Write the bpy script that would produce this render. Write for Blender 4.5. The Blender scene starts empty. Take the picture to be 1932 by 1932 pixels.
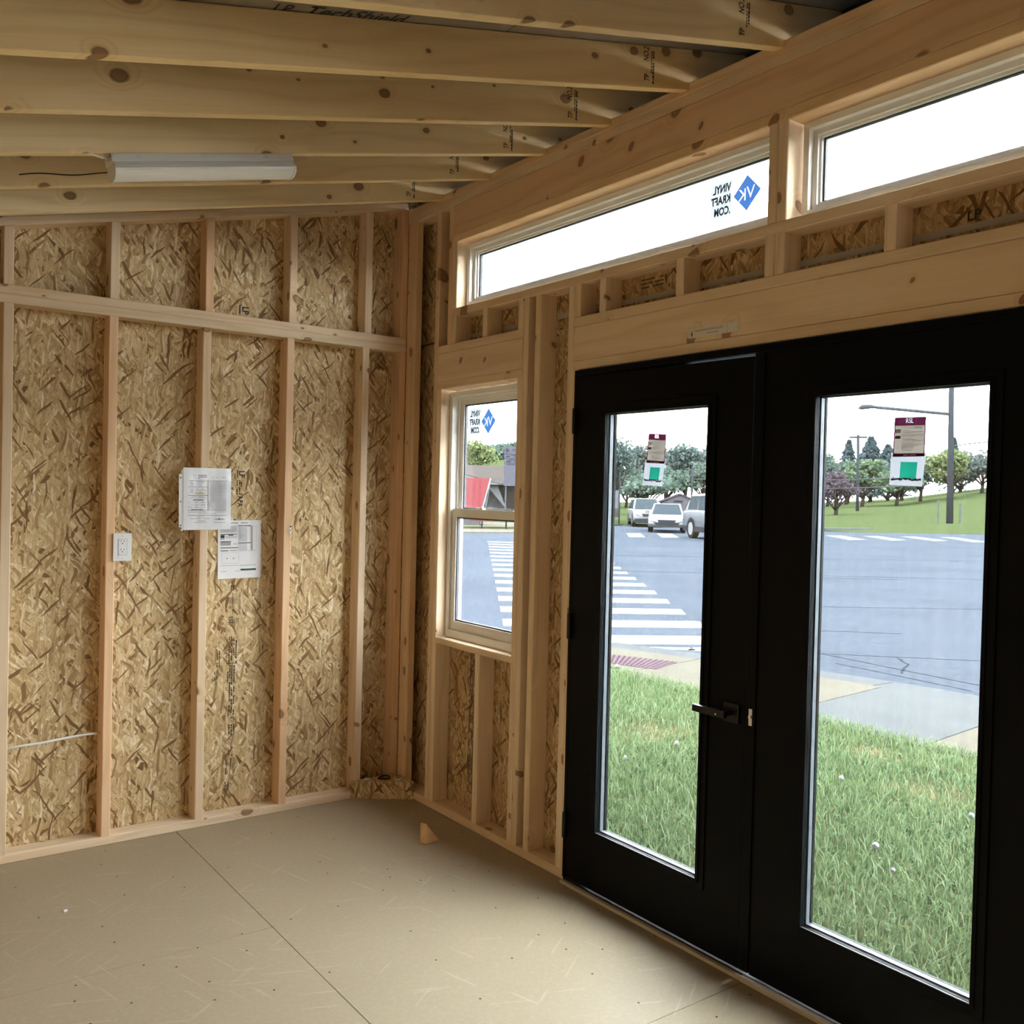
import bpy, bmesh, math, random
import numpy as np
from mathutils import Vector, Matrix, Euler

random.seed(7); np.random.seed(7)
scene = bpy.context.scene
COL = scene.collection

# ------------------------------------------------------------------ camera
cam_d = bpy.data.cameras.new('camera'); cam = bpy.data.objects.new('camera', cam_d); COL.objects.link(cam)
cam.location = (-2.4725, -4.3238, 1.5737)
cam.rotation_euler = (1.55310, -0.02432, -0.63485)
cam_d.sensor_width = 36.0; cam_d.sensor_fit = 'HORIZONTAL'
cam_d.lens = 36.0 * 1772.36 / 1932.0
cam_d.clip_start = 0.05; cam_d.clip_end = 600
scene.camera = cam

# ------------------------------------------------------------------ sky, exposure
world = bpy.data.worlds.new('overcast_sky'); scene.world = world; world.use_nodes = True
bg = world.node_tree.nodes['Background']
bg.inputs['Color'].default_value = (0.90, 0.96, 1.0, 1)
bg.inputs['Strength'].default_value = 1.0
vs = scene.view_settings
vs.view_transform = 'Standard'; vs.look = 'None'; vs.gamma = 1.0; vs.use_curve_mapping = False
vs.exposure = 4.42
scene.cycles.max_bounces = 8; scene.cycles.diffuse_bounces = 5; scene.cycles.transparent_max_bounces = 24
scene.cycles.glossy_bounces = 4; scene.cycles.transmission_bounces = 6
scene.cycles.caustics_reflective = False; scene.cycles.caustics_refractive = False
scene.cycles.sample_clamp_indirect = 6.0
scene.cycles.use_adaptive_sampling = True; scene.cycles.adaptive_threshold = .10; scene.cycles.adaptive_min_samples = 8

def portal(name, loc, rot, sx, sy):
    """a light portal in a window opening: it emits nothing, it only guides sky sampling"""
    l = bpy.data.lights.new(name, 'AREA'); l.shape = 'RECTANGLE'; l.size = sx; l.size_y = sy
    l.cycles.is_portal = True
    o = bpy.data.objects.new(name, l); COL.objects.link(o); o.location = loc; o.rotation_euler = rot
    return o
RX = (0, math.radians(90), 0)          # area light normal (-Z) turned to -X (into the room)
portal('sky_portal', (.13, -1.40, 2.635), RX, .33, 1.90)
portal('sky_portal', (.13, -3.33, 2.635), RX, .33, 1.90)
portal('sky_portal', (.13, -.67, 1.475), RX, 1.24, .64)
portal('sky_portal', (.13, -3.99, 1.475), RX, 1.24, .64)
portal('sky_portal', (.08, -1.855, 1.08), RX, 1.64, .54)
portal('sky_portal', (.08, -2.816, 1.08), RX, 1.64, .54)

# ------------------------------------------------------------------ node helpers
def newmat(name):
    m = bpy.data.materials.new(name); m.use_nodes = True
    nt = m.node_tree; nt.nodes.clear()
    out = nt.nodes.new('ShaderNodeOutputMaterial')
    return m, nt, out
def node(nt, typ, **kw):
    n = nt.nodes.new(typ)
    for k, v in kw.items(): setattr(n, k, v)
    return n
def L(nt, a, b): nt.links.new(a, b)
def setin(nt, sock, v):
    if isinstance(v, bpy.types.NodeSocket): nt.links.new(v, sock)
    else: sock.default_value = v
def mth(nt, op, a, b=0.0, c=0.0, clamp=False):
    n = node(nt, 'ShaderNodeMath', operation=op); n.use_clamp = clamp
    setin(nt, n.inputs[0], a); setin(nt, n.inputs[1], b); setin(nt, n.inputs[2], c)
    return n.outputs[0]
def vmul(nt, a, b):
    n = node(nt, 'ShaderNodeVectorMath', operation='MULTIPLY'); setin(nt, n.inputs[0], a); setin(nt, n.inputs[1], b); return n.outputs[0]
def vadd(nt, a, b):
    n = node(nt, 'ShaderNodeVectorMath', operation='ADD'); setin(nt, n.inputs[0], a); setin(nt, n.inputs[1], b); return n.outputs[0]
def vrot(nt, a, ang):
    n = node(nt, 'ShaderNodeVectorRotate', rotation_type='Z_AXIS'); setin(nt, n.inputs['Vector'], a); n.inputs['Angle'].default_value = ang; return n.outputs[0]
def mix(nt, f, a, b, mode='MIX'):
    n = node(nt, 'ShaderNodeMix', data_type='RGBA', blend_type=mode)
    setin(nt, n.inputs[0], f); setin(nt, n.inputs[6], a); setin(nt, n.inputs[7], b); return n.outputs[2]
def mapr(nt, v, a, b, c=0.0, d=1.0, smooth=False):
    n = node(nt, 'ShaderNodeMapRange'); n.interpolation_type = 'SMOOTHSTEP' if smooth else 'LINEAR'
    setin(nt, n.inputs[0], v); n.inputs[1].default_value = a; n.inputs[2].default_value = b; n.inputs[3].default_value = c; n.inputs[4].default_value = d
    return n.outputs[0]
def ramp(nt, f, stops, const=False):
    n = node(nt, 'ShaderNodeValToRGB'); r = n.color_ramp
    if const: r.interpolation = 'CONSTANT'
    while len(r.elements) > 1: r.elements.remove(r.elements[-1])
    r.elements[0].position = stops[0][0]; r.elements[0].color = (*stops[0][1], 1)
    for p, c in stops[1:]:
        e = r.elements.new(p); e.color = (*c, 1)
    setin(nt, n.inputs[0], f); return n.outputs[0]
def noise(nt, vec, scale, detail=2.0, rough=0.5, dim='3D'):
    n = node(nt, 'ShaderNodeTexNoise', noise_dimensions=dim); setin(nt, n.inputs['Vector'], vec)
    n.inputs['Scale'].default_value = scale; n.inputs['Detail'].default_value = detail; n.inputs['Roughness'].default_value = rough
    return n
def voro(nt, vec, scale, feature='F1', dim='2D', rnd=1.0):
    n = node(nt, 'ShaderNodeTexVoronoi', feature=feature, voronoi_dimensions=dim); setin(nt, n.inputs['Vector'], vec)
    n.inputs['Scale'].default_value = scale; n.inputs['Randomness'].default_value = rnd
    return n
def sep(nt, v):
    n = node(nt, 'ShaderNodeSeparateXYZ'); setin(nt, n.inputs[0], v); return n.outputs
def comb(nt, x, y, z):
    n = node(nt, 'ShaderNodeCombineXYZ'); setin(nt, n.inputs[0], x); setin(nt, n.inputs[1], y); setin(nt, n.inputs[2], z); return n.outputs[0]
def principled(nt, out, color, rough=.5, metal=0.0, spec=.5, bump=None, bstr=.3, bdist=.002):
    b = node(nt, 'ShaderNodeBsdfPrincipled'); setin(nt, b.inputs['Base Color'], color if isinstance(color, bpy.types.NodeSocket) else (*color, 1))
    setin(nt, b.inputs['Roughness'], rough); b.inputs['Metallic'].default_value = metal; b.inputs['Specular IOR Level'].default_value = spec
    if bump is not None:
        n = node(nt, 'ShaderNodeBump'); n.inputs['Strength'].default_value = bstr; n.inputs['Distance'].default_value = bdist
        L(nt, bump, n.inputs['Height']); L(nt, n.outputs[0], b.inputs['Normal'])
    L(nt, b.outputs[0], out.inputs[0]); return b
def plain(name, color, rough=.5, metal=0.0, spec=.5, var=0.0, vscale=8.0):
    m, nt, out = newmat(name)
    if var:
        tc = node(nt, 'ShaderNodeTexCoord')
        nz = noise(nt, tc.outputs['Object'], vscale, 4, .6)
        c = mix(nt, nz.outputs[0], (*[max(0, x*(1-var)) for x in color], 1), (*[min(1, x*(1+var)) for x in color], 1))
        principled(nt, out, c, rough, metal, spec)
    else:
        principled(nt, out, color, rough, metal, spec)
    return m

# ------------------------------------------------------------------ wood, strand board, floor
def wood_material(name, light, dark, knot, ring_y=38.0, knot_scale=(3.2, 8.0), knot_r=.10, on_thr=.55):
    m, nt, out = newmat(name)
    tc = node(nt, 'ShaderNodeTexCoord'); oi = node(nt, 'ShaderNodeObjectInfo')
    rnd = oi.outputs['Random']
    off = comb(nt, mth(nt, 'MULTIPLY', rnd, 57.0), mth(nt, 'MULTIPLY', rnd, 91.3), mth(nt, 'MULTIPLY', rnd, 23.7))
    p = vadd(nt, tc.outputs['Object'], off)
    s0 = sep(nt, p)
    v = voro(nt, comb(nt, mth(nt, 'MULTIPLY', mth(nt, 'MULTIPLY_ADD', s0[1], .35, s0[0]), knot_scale[0]), mth(nt, 'MULTIPLY', mth(nt, 'MULTIPLY_ADD', s0[1], .45, s0[2]), knot_scale[1]), 0.0), 1.0, dim='2D')
    cellr = sep(nt, v.outputs['Color'])
    on = mth(nt, 'GREATER_THAN', cellr[0], on_thr)
    rad = mth(nt, 'MULTIPLY_ADD', mth(nt, 'POWER', cellr[1], 2.0), knot_r*1.6, knot_r*.45)
    wob = noise(nt, p, 40.0, 2, .5)
    d = mth(nt, 'ADD', v.outputs['Distance'], mth(nt, 'MULTIPLY', mth(nt, 'SUBTRACT', wob.outputs[0], .5), .05))
    rel = mth(nt, 'DIVIDE', d, rad)
    k = mth(nt, 'MULTIPLY', mapr(nt, rel, .82, 1.05, 1, 0, True), on)
    rim = mth(nt, 'MULTIPLY', mth(nt, 'MULTIPLY', mapr(nt, rel, .70, .95, 0, 1, True), mapr(nt, rel, 1.0, 1.3, 1, 0, True)), on)
    halo = mth(nt, 'MULTIPLY', mapr(nt, rel, .8, 3.2, 1, 0, True), on)
    s = sep(nt, p)
    warp = noise(nt, vmul(nt, p, (.9, 5.0, 5.0)), 1.0, 2, .5)
    ph = mth(nt, 'MULTIPLY_ADD', s[2], ring_y*6.28*.45, mth(nt, 'MULTIPLY', s[1], ring_y*6.28*.3))
    ph = mth(nt, 'ADD', ph, mth(nt, 'MULTIPLY', warp.outputs[0], 26.0))
    ph = mth(nt, 'ADD', ph, mth(nt, 'MULTIPLY', halo, 11.0))
    ring = mth(nt, 'POWER', mth(nt, 'MULTIPLY_ADD', mth(nt, 'SINE', ph), .5, .5), 3.0)
    fine = noise(nt, vmul(nt, p, (3.0, 170.0, 170.0)), 1.0, 3, .6)
    broad = noise(nt, vmul(nt, p, (.7, 7.0, 7.0)), 1.0, 2, .5)
    f = mth(nt, 'ADD', mth(nt, 'MULTIPLY', ring, .42), mth(nt, 'MULTIPLY', mth(nt, 'SUBTRACT', fine.outputs[0], .35), .75), clamp=True)
    base = mix(nt, f, (*light, 1), (*dark, 1))
    base = mix(nt, mapr(nt, broad.outputs[0], .35, .75, 0, .45), base, (light[0]*.93, light[1]*.80, light[2]*.66, 1))
    base = mix(nt, mth(nt, 'MULTIPLY', halo, .22), base, (dark[0]*.9, dark[1]*.8, dark[2]*.7, 1))
    base = mix(nt, 1.0, base, oi.outputs['Color'], 'MULTIPLY')
    base = mix(nt, mth(nt, 'MULTIPLY', k, .85), base, (*knot, 1))
    base = mix(nt, mth(nt, 'MULTIPLY', rim, .55), base, (knot[0]*.3, knot[1]*.25, knot[2]*.22, 1))
    principled(nt, out, base, .65, 0, .07, bump=fine.outputs[0], bstr=.12, bdist=.001)
    return m
WOOD = wood_material('pine_lumber', (.85, .70, .52), (.66, .48, .295), (.30, .16, .085), 38.0, (6.0, 11.0), .085, .62)
RAFT = wood_material('pine_rafter', (.91, .74, .45), (.74, .54, .27), (.27, .135, .065), 30.0, (6.2, 9.0), .085, .55)

def osb_material(name, gain=1.0):
    m, nt, out = newmat(name)
    tc = node(nt, 'ShaderNodeTexCoord'); oi = node(nt, 'ShaderNodeObjectInfo')
    off = comb(nt, mth(nt, 'MULTIPLY', oi.outputs['Random'], 41.0), mth(nt, 'MULTIPLY', oi.outputs['Random'], 17.0), 0.0)
    p0 = vadd(nt, tc.outputs['Object'], off)
    wn = noise(nt, p0, 7.0, 2, .5, '2D')
    wv = vmul(nt, vadd(nt, wn.outputs['Color'], (-.5, -.5, -.5)), (.035, .035, 0))
    p = vadd(nt, p0, wv)
    tone = [(0, (.16, .088, .035)), (.06, (.33, .21, .095)), (.18, (.50, .35, .175)), (.45, (.61, .45, .24)), (.75, (.69, .54, .31)), (.93, (.78, .64, .41)), (1, (.85, .74, .53))]
    tone = [(a, tuple(x*gain for x in c)) for a, c in tone]
    col = None; hgt = None
    layers = [(1.45, 10, 42, 0), (-.45, 12, 52, .40), (.5, 11, 50, .50), (1.15, 13, 62, .55), (-.95, 15, 78, .60), (.85, 14, 90, .68), (-1.5, 12, 105, .70)]
    for i, (a, sx, sy, thr) in enumerate(layers):
        q = vmul(nt, vrot(nt, vadd(nt, p, (i*3.7, i*1.9, 0)), a), (sx, sy, 1))
        v = voro(nt, q, 1.0)
        cs = sep(nt, v.outputs['Color'])
        c = ramp(nt, cs[1], tone)
        if i >= 4:
            e = voro(nt, q, 1.0, 'DISTANCE_TO_EDGE')
            c = mix(nt, mapr(nt, e.outputs['Distance'], .0, .09, .55, 0), c, (.11, .055, .02, 1))
        if col is None: col, hgt = c, cs[2]
        else:
            msk = mth(nt, 'GREATER_THAN', cs[0], thr)
            col = mix(nt, msk, col, c)
            n = node(nt, 'ShaderNodeMix', data_type='FLOAT'); setin(nt, n.inputs[0], msk); setin(nt, n.inputs[2], hgt); setin(nt, n.inputs[3], cs[2]); hgt = n.outputs[0]
    # thin dark sliver strands and pits
    g1 = noise(nt, vmul(nt, p, (90.0, 30.0, 1)), 1.0, 1, .5, '2D')
    col = mix(nt, mapr(nt, g1.outputs[0], .3, .75, .0, .35), col, (.24*gain, .135*gain, .05*gain, 1))
    for a, sx, sy, thr in ((-.75, 14, 115, .972), (1.0, 14, 110, .978)):
        q = vmul(nt, vrot(nt, vadd(nt, p, (sx, sy, 0)), a), (sx, sy, 1))
        v = voro(nt, q, 1.0); cs = sep(nt, v.outputs['Color'])
        col = mix(nt, mth(nt, 'GREATER_THAN', cs[0], thr), col, (.22, .125, .055, 1))
    col = mix(nt, 1.0, col, oi.outputs['Color'], 'MULTIPLY')
    principled(nt, out, col, .6, 0, .15, bump=hgt, bstr=.35, bdist=.0018)
    return m
OSB = osb_material('strand_board', 1.06)

def floor_material():
    m, nt, out = newmat('fibreboard_subfloor')
    tc = node(nt, 'ShaderNodeTexCoord'); p = tc.outputs['Object']
    n1 = noise(nt, p, 2.2, 4, .6); n2 = noise(nt, vmul(nt, p, (60, 60, 60)), 1.0, 3, .7)
    c = mix(nt, n1.outputs[0], (.335, .268, .178, 1), (.40, .325, .222, 1))
    c = mix(nt, mapr(nt, n2.outputs[0], .45, .75, 0, .35), c, (.47, .39, .28, 1))
    for a, thr in ((.4, .992), (1.3, .994), (-.6, .993)):
        q = vmul(nt, vrot(nt, p, a), (9, 160, 1)); v = voro(nt, q, 1.0); cs = sep(nt, v.outputs['Color'])
        c = mix(nt, mth(nt, 'MULTIPLY', mth(nt, 'GREATER_THAN', cs[0], thr), .16), c, (.66, .58, .46, 1))
    v = voro(nt, p, 5.5); cs = sep(nt, v.outputs['Color'])
    spot = mth(nt, 'MULTIPLY', mth(nt, 'LESS_THAN', v.outputs['Distance'], .022), mth(nt, 'GREATER_THAN', cs[0], .55))
    c = mix(nt, spot, c, (.05, .03, .015, 1))
    principled(nt, out, c, mapr(nt, n1.outputs[0], .3, .7, .5, .62), 0, .25)
    return m
FLOOR = floor_material()

def foil_material():
    m, nt, out = newmat('foil_faced_decking')
    tc = node(nt, 'ShaderNodeTexCoord')
    n1 = noise(nt, tc.outputs['Object'], 5.0, 3, .6)
    c = mix(nt, n1.outputs[0], (.44, .42, .39, 1), (.54, .52, .49, 1))
    principled(nt, out, c, .42, .75, .5, bump=n1.outputs[0], bstr=.15)
    return m
FOIL = foil_material()

VINYL = plain('white_vinyl', (.78, .76, .71), .35, 0, .45)
BLACK = plain('black_door_paint', (.0008, .0012, .0020), .5, 0, .10)
BLACKMETAL = plain('black_metal', (.003, .003, .003), .35, .3, .5)
ALU = plain('aluminium_spacer', (.085, .10, .115), .5, .1)
GASKET = plain('dark_gasket', (.06, .065, .07), .6)
WHITEPLASTIC = plain('white_plastic', (.80, .80, .80), .35)
DARK = plain('dark_slot', (.012, .012, .012), .6)
PAPER = plain('white_paper', (.80, .80, .82), .7, var=.03, vscale=30)
INK = plain('print_ink', (.055, .05, .055), .8)
INKG = plain('grey_print', (.38, .38, .40), .8)
INKL = plain('pale_grey_print', (.62, .62, .65), .8)
OSBINK = plain('stencil_ink', (.035, .028, .02), .8)
FADEINK = plain('faded_stencil_ink', (.11, .075, .04), .8)
YELLOW = plain('yellow_highlight', (.75, .62, .12), .7)
GREENINK = plain('dark_green_print', (.02, .09, .06), .7)
def backlit(name, front, back, f=.5):
    m, nt, out = newmat(name)
    d = node(nt, 'ShaderNodeBsdfDiffuse'); d.inputs[0].default_value = (*front, 1)
    t = node(nt, 'ShaderNodeBsdfTranslucent'); t.inputs[0].default_value = (*back, 1)
    mx = node(nt, 'ShaderNodeMixShader'); mx.inputs[0].default_value = f
    L(nt, d.outputs[0], mx.inputs[1]); L(nt, t.outputs[0], mx.inputs[2]); L(nt, mx.outputs[0], out.inputs[0]); return m
BLUE = backlit('blue_film', (.035, .11, .42), (.022, .058, .15))
FLAP = backlit('thin_white_paper', (.7, .7, .72), (.17, .18, .20))
NAVYINK = plain('navy_lettering', (.05, .07, .16), .6)
WHITEINK = backlit('white_lettering', (.85, .85, .88), (.22, .23, .25), .75)
MAROON = backlit('maroon_print', (.09, .008, .022), (.032, .005, .015))
TEAL = backlit('teal_print', (.012, .22, .15), (.006, .105, .07))
LABELPAPER = plain('label_paper', (.72, .66, .58), .6); CARDPAPER = backlit('card_stock', (.62, .58, .54), (.10, .09, .08))
STEEL = plain('bright_steel', (.75, .75, .76), .25, 1.0)
SILL = plain('bare_sill_wood', (.55, .48, .38), .6, var=.1)
LEDWHITE = plain('white_enamel', (.74, .72, .68), .35)
LENS = plain('frosted_lens', (.76, .75, .70), .28, 0, .5)
SHIM = plain('cedar_shim', (.10, .06, .035), .7, var=.2, vscale=60)
CABLE = plain('white_cable', (.82, .80, .76), .4)

def glass_material(name, tint=(.965, .975, .975), refl=.025):
    m, nt, out = newmat(name)
    t = node(nt, 'ShaderNodeBsdfTransparent'); t.inputs[0].default_value = (*tint, 1)
    g = node(nt, 'ShaderNodeBsdfGlossy'); g.inputs['Roughness'].default_value = .02; g.inputs['Color'].default_value = (1, 1, 1, 1)
    lw = node(nt, 'ShaderNodeLayerWeight'); lw.inputs['Blend'].default_value = .5
    f = mth(nt, 'MULTIPLY_ADD', mth(nt, 'POWER', lw.outputs['Facing'], 5.0), .6, refl)
    mx = node(nt, 'ShaderNodeMixShader'); L(nt, f, mx.inputs[0])
    L(nt, t.outputs[0], mx.inputs[1]); L(nt, g.outputs[0], mx.inputs[2]); L(nt, mx.outputs[0], out.inputs[0])
    return m
GLASS = glass_material('window_glass')
def film_material():
    m, nt, out = newmat('milky_film')
    t = node(nt, 'ShaderNodeBsdfTranslucent'); t.inputs[0].default_value = (.115, .122, .128, 1)
    L(nt, t.outputs[0], out.inputs[0]); return m
FILM = film_material()  # translucent sheet tuned to pass only a dimmed sky

# ------------------------------------------------------------------ mesh builders
WM = {}
def link(o, parent=None, W=None):
    W = W or Matrix()
    COL.objects.link(o)
    if parent is not None:
        o.parent = parent; o.matrix_basis = WM[parent.name].inverted() @ W
    else: o.matrix_basis = W
    WM[o.name] = W.copy()
    return o
def tag(o, label=None, cat=None, group=None, kind=None):
    if label: o['label'] = label
    if cat: o['category'] = cat
    if group: o['group'] = group
    if kind: o['kind'] = kind
    return o
def empty(name, loc=(0, 0, 0), rz=0.0, parent=None, **kw):
    o = bpy.data.objects.new(name, None); o.empty_display_size = .1
    link(o, parent, Matrix.Translation(loc) @ Matrix.Rotation(rz, 4, 'Z'))
    return tag(o, **kw)
class MB:
    def __init__(s): s.v = []; s.f = []; s.m = []
    def add(s, vs, fs, mi=0):
        b = len(s.v); s.v += [tuple(x) for x in vs]
        for f in fs: s.f.append(tuple(b+i for i in f)); s.m.append(mi)
        return s
    def box(s, lo, hi, mi=0):
        x0, y0, z0 = lo; x1, y1, z1 = hi
        return s.add([(x0,y0,z0),(x1,y0,z0),(x1,y1,z0),(x0,y1,z0),(x0,y0,z1),(x1,y0,z1),(x1,y1,z1),(x0,y1,z1)],
                     [(0,3,2,1),(4,5,6,7),(0,1,5,4),(1,2,6,5),(2,3,7,6),(3,0,4,7)], mi)
    def prism(s, poly, vec, mi=0):
        """poly: list of 3D points (counter-clockwise seen from -vec side irrelevant), extruded by vec"""
        n = len(poly); v = Vector(vec)
        a = [Vector(q) for q in poly]; b = [q+v for q in a]
        nrm = sum(((a[i]-a[0]).cross(a[(i+1) % n]-a[0]) for i in range(1, n-1)), Vector())
        flip = nrm.dot(v) > 0
        fs = [tuple(range(n)), tuple(range(2*n-1, n-1, -1))] + [(i, i+n, (i+1) % n+n, (i+1) % n) for i in range(n)]
        if flip: fs = [tuple(reversed(f)) for f in fs]
        return s.add(a+b, fs, mi)
    def tube(s, pts, r, n=8, mi=0, cap=True, radii=None):
        pts = [Vector(q) for q in pts]; rings = []
        up = Vector((0, 0, 1))
        vs = []
        for i, q in enumerate(pts):
            t = (pts[min(i+1, len(pts)-1)]-pts[max(i-1, 0)]).normalized()
            a = t.cross(up) if abs(t.dot(up)) < .95 else t.cross(Vector((1, 0, 0)))
            a.normalize(); b = t.cross(a)
            rr = radii[i] if radii else r
            for j in range(n):
                th = 2*math.pi*j/n; vs.append(q+a*math.cos(th)*rr+b*math.sin(th)*rr)
        fs = []
        for i in range(len(pts)-1):
            for j in range(n):
                fs.append((i*n+j, (i+1)*n+j, (i+1)*n+(j+1) % n, i*n+(j+1) % n))
        if cap: fs += [tuple(range(n)), tuple(range(len(vs)-1, len(vs)-n-1, -1))]
        return s.add(vs, fs, mi)
    def ring(s, u0, u1, v0, v1, w, d0, d1, P, mi=0, wb=None, wt=None):
        """rectangular ring of width w; P(u,v,d) maps to 3D; mitred"""
        wb = w if wb is None else wb; wt = w if wt is None else wt
        o = [(u0, v0), (u1, v0), (u1, v1), (u0, v1)]; i = [(u0+w, v0+wb), (u1-w, v0+wb), (u1-w, v1-wt), (u0+w, v1-wt)]
        vs = [P(*q, d0) for q in o]+[P(*q, d0) for q in i]+[P(*q, d1) for q in o]+[P(*q, d1) for q in i]
        fs = []
        for k in range(4):
            l = (k+1) % 4
            fs += [(k, l, l+4, k+4), (k+8, k+12, l+12, l+8), (k, k+8, l+8, l), (k+4, l+4, l+12, k+12)]
        return s.add(vs, fs, mi)
    def disc(s, c, a, b, r, n=12, mi=0):
        c, a, b = Vector(c), Vector(a), Vector(b)
        return s.add([c+a*r*math.cos(2*math.pi*k/n)+b*r*math.sin(2*math.pi*k/n) for k in range(n)], [tuple(range(n))], mi)
    def build(s, name, mats, parent=None, origin=None, W=None, smooth=False, fix=True, bevel=0, color=None):
        if W is None:
            if origin is None: origin = WM[parent.name].translation if parent is not None else (0, 0, 0)
            W = Matrix.Translation(origin)
            inv = W.inverted(); vs = [inv @ Vector(q) for q in s.v]
        else: vs = s.v
        me = bpy.data.meshes.new(name); me.from_pydata([tuple(q) for q in vs], [], s.f)
        if not isinstance(mats, (list, tuple)): mats = [mats]
        for mt in mats: me.materials.append(mt)
        me.polygons.foreach_set('material_index', s.m)
        if fix or bevel:
            bm = bmesh.new(); bm.from_mesh(me)
            if bevel:
                bmesh.ops.bevel(bm, geom=[e for e in bm.edges if len(e.link_faces) == 2 and e.calc_face_angle(0) > .5], offset=bevel, segments=2, profile=.6, affect='EDGES', clamp_overlap=True)
            if fix: bmesh.ops.recalc_face_normals(bm, faces=bm.faces)
            bm.to_mesh(me); bm.free()
        if smooth: me.polygons.foreach_set('use_smooth', [True]*len(me.polygons))
        o = bpy.data.objects.new(name, me); link(o, parent, W)
        if color: o.color = (*color, 1)
        return o
ROT = {'x': Matrix(((1,0,0,0),(0,1,0,0),(0,0,1,0),(0,0,0,1))),
       'y': Matrix(((0,0,1,0),(1,0,0,0),(0,1,0,0),(0,0,0,1))),     # local X->Y, Y->Z, Z->X
       'z': Matrix(((0,1,0,0),(0,0,1,0),(1,0,0,0),(0,0,0,1)))}     # local X->Z, Y->X, Z->Y
def chamfer_bar(mb, Lx, wy, hz, c=.0028):
    sec = [(c,0),(wy-c,0),(wy,c),(wy,hz-c),(wy-c,hz),(c,hz),(0,hz-c),(0,c)]
    vs = [(0, a, b) for a, b in sec]+[(Lx, a, b) for a, b in sec]
    fs = [tuple(range(7, -1, -1)), tuple(range(8, 16))]+[(i, (i+1) % 8, (i+1) % 8+8, i+8) for i in range(8)]
    return mb.add(vs, fs)
PALE, TAN, RED, ORG, GREY = (1.0, 1.0, 1.0), (.95, .92, .88), (.98, .84, .74), (1.0, .90, .78), (.86, .86, .84)
def lumber(name, lo, hi, axis, parent, tint=None, mat=None, c=.0028):
    lo, hi = Vector(lo), Vector(hi); d = hi-lo
    order = {'x': (0, 1, 2), 'y': (1, 2, 0), 'z': (2, 0, 1)}[axis]
    mb = MB(); chamfer_bar(mb, d[order[0]], d[order[1]], d[order[2]], c)
    t = tint or random.choice((PALE, TAN, TAN, ORG, RED))
    j = random.uniform(.94, 1.04)
    return mb.build(name, mat or WOOD, parent, W=Matrix.Translation(lo) @ ROT[axis], fix=False, color=tuple(min(1, x*j) for x in t))
def text_mesh(body, size, sx=1.0, mirror=False, align='LEFT', bold=0.0, shear=0.0):
    cu = bpy.data.curves.new('lettering', 'FONT'); cu.body = body; cu.size = size; cu.align_x = align; cu.offset = bold; cu.resolution_u = 3; cu.shear = shear
    ob = bpy.data.objects.new('lettering', cu)
    me = bpy.data.meshes.new_from_object(ob); bpy.data.objects.remove(ob); bpy.data.curves.remove(cu)
    me.transform(Matrix.Diagonal((sx*(-1 if mirror else 1), 1, 1, 1)))
    return me
def lettering(name, body, size, mat, W, parent, **kw):
    me = text_mesh(body, size, **kw); me.materials.clear(); me.materials.append(mat)
    o = bpy.data.objects.new(name, me); return link(o, parent, W)
def knockout(outer, texts, mirror=False):
    """flat sheet of the given outline with letters cut out of it"""
    cu = bpy.data.curves.new('cutout', 'CURVE'); cu.dimensions = '2D'; cu.fill_mode = 'BOTH'; cu.resolution_u = 4
    sp = cu.splines.new('POLY'); sp.points.add(len(outer)-1); sp.use_cyclic_u = True
    for pnt, (a, b) in zip(sp.points, outer): pnt.co = (a, b, 0, 1)
    for body, size, x, y, sx, bold in texts:
        fc = bpy.data.curves.new('glyph', 'FONT'); fc.body = body; fc.size = size; fc.offset = bold
        fo = bpy.data.objects.new('glyph', fc); COL.objects.link(fo); dg = bpy.context.evaluated_depsgraph_get()
        g = fo.evaluated_get(dg).to_curve(dg)
        for src in g.splines:
            d = cu.splines.new('BEZIER'); d.bezier_points.add(len(src.bezier_points)-1); d.use_cyclic_u = True
            for q, w in zip(src.bezier_points, d.bezier_points):
                w.handle_left_type = w.handle_right_type = 'FREE'
                for at in ('co', 'handle_left', 'handle_right'):
                    c = getattr(q, at); setattr(w, at, (c.x*sx+x, c.y+y, 0))
        bpy.data.objects.remove(fo); bpy.data.curves.remove(fc)
    ob = bpy.data.objects.new('cutout', cu); me = bpy.data.meshes.new_from_object(ob); bpy.data.objects.remove(ob); bpy.data.curves.remove(cu)
    if mirror: me.transform(Matrix.Diagonal((-1, 1, 1, 1)))
    return me
def frame(origin, xdir, ydir):
    x, y = Vector(xdir).normalized(), Vector(ydir).normalized(); z = x.cross(y)
    M = Matrix((x, y, z)).transposed().to_4x4(); M.translation = origin; return M
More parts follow.
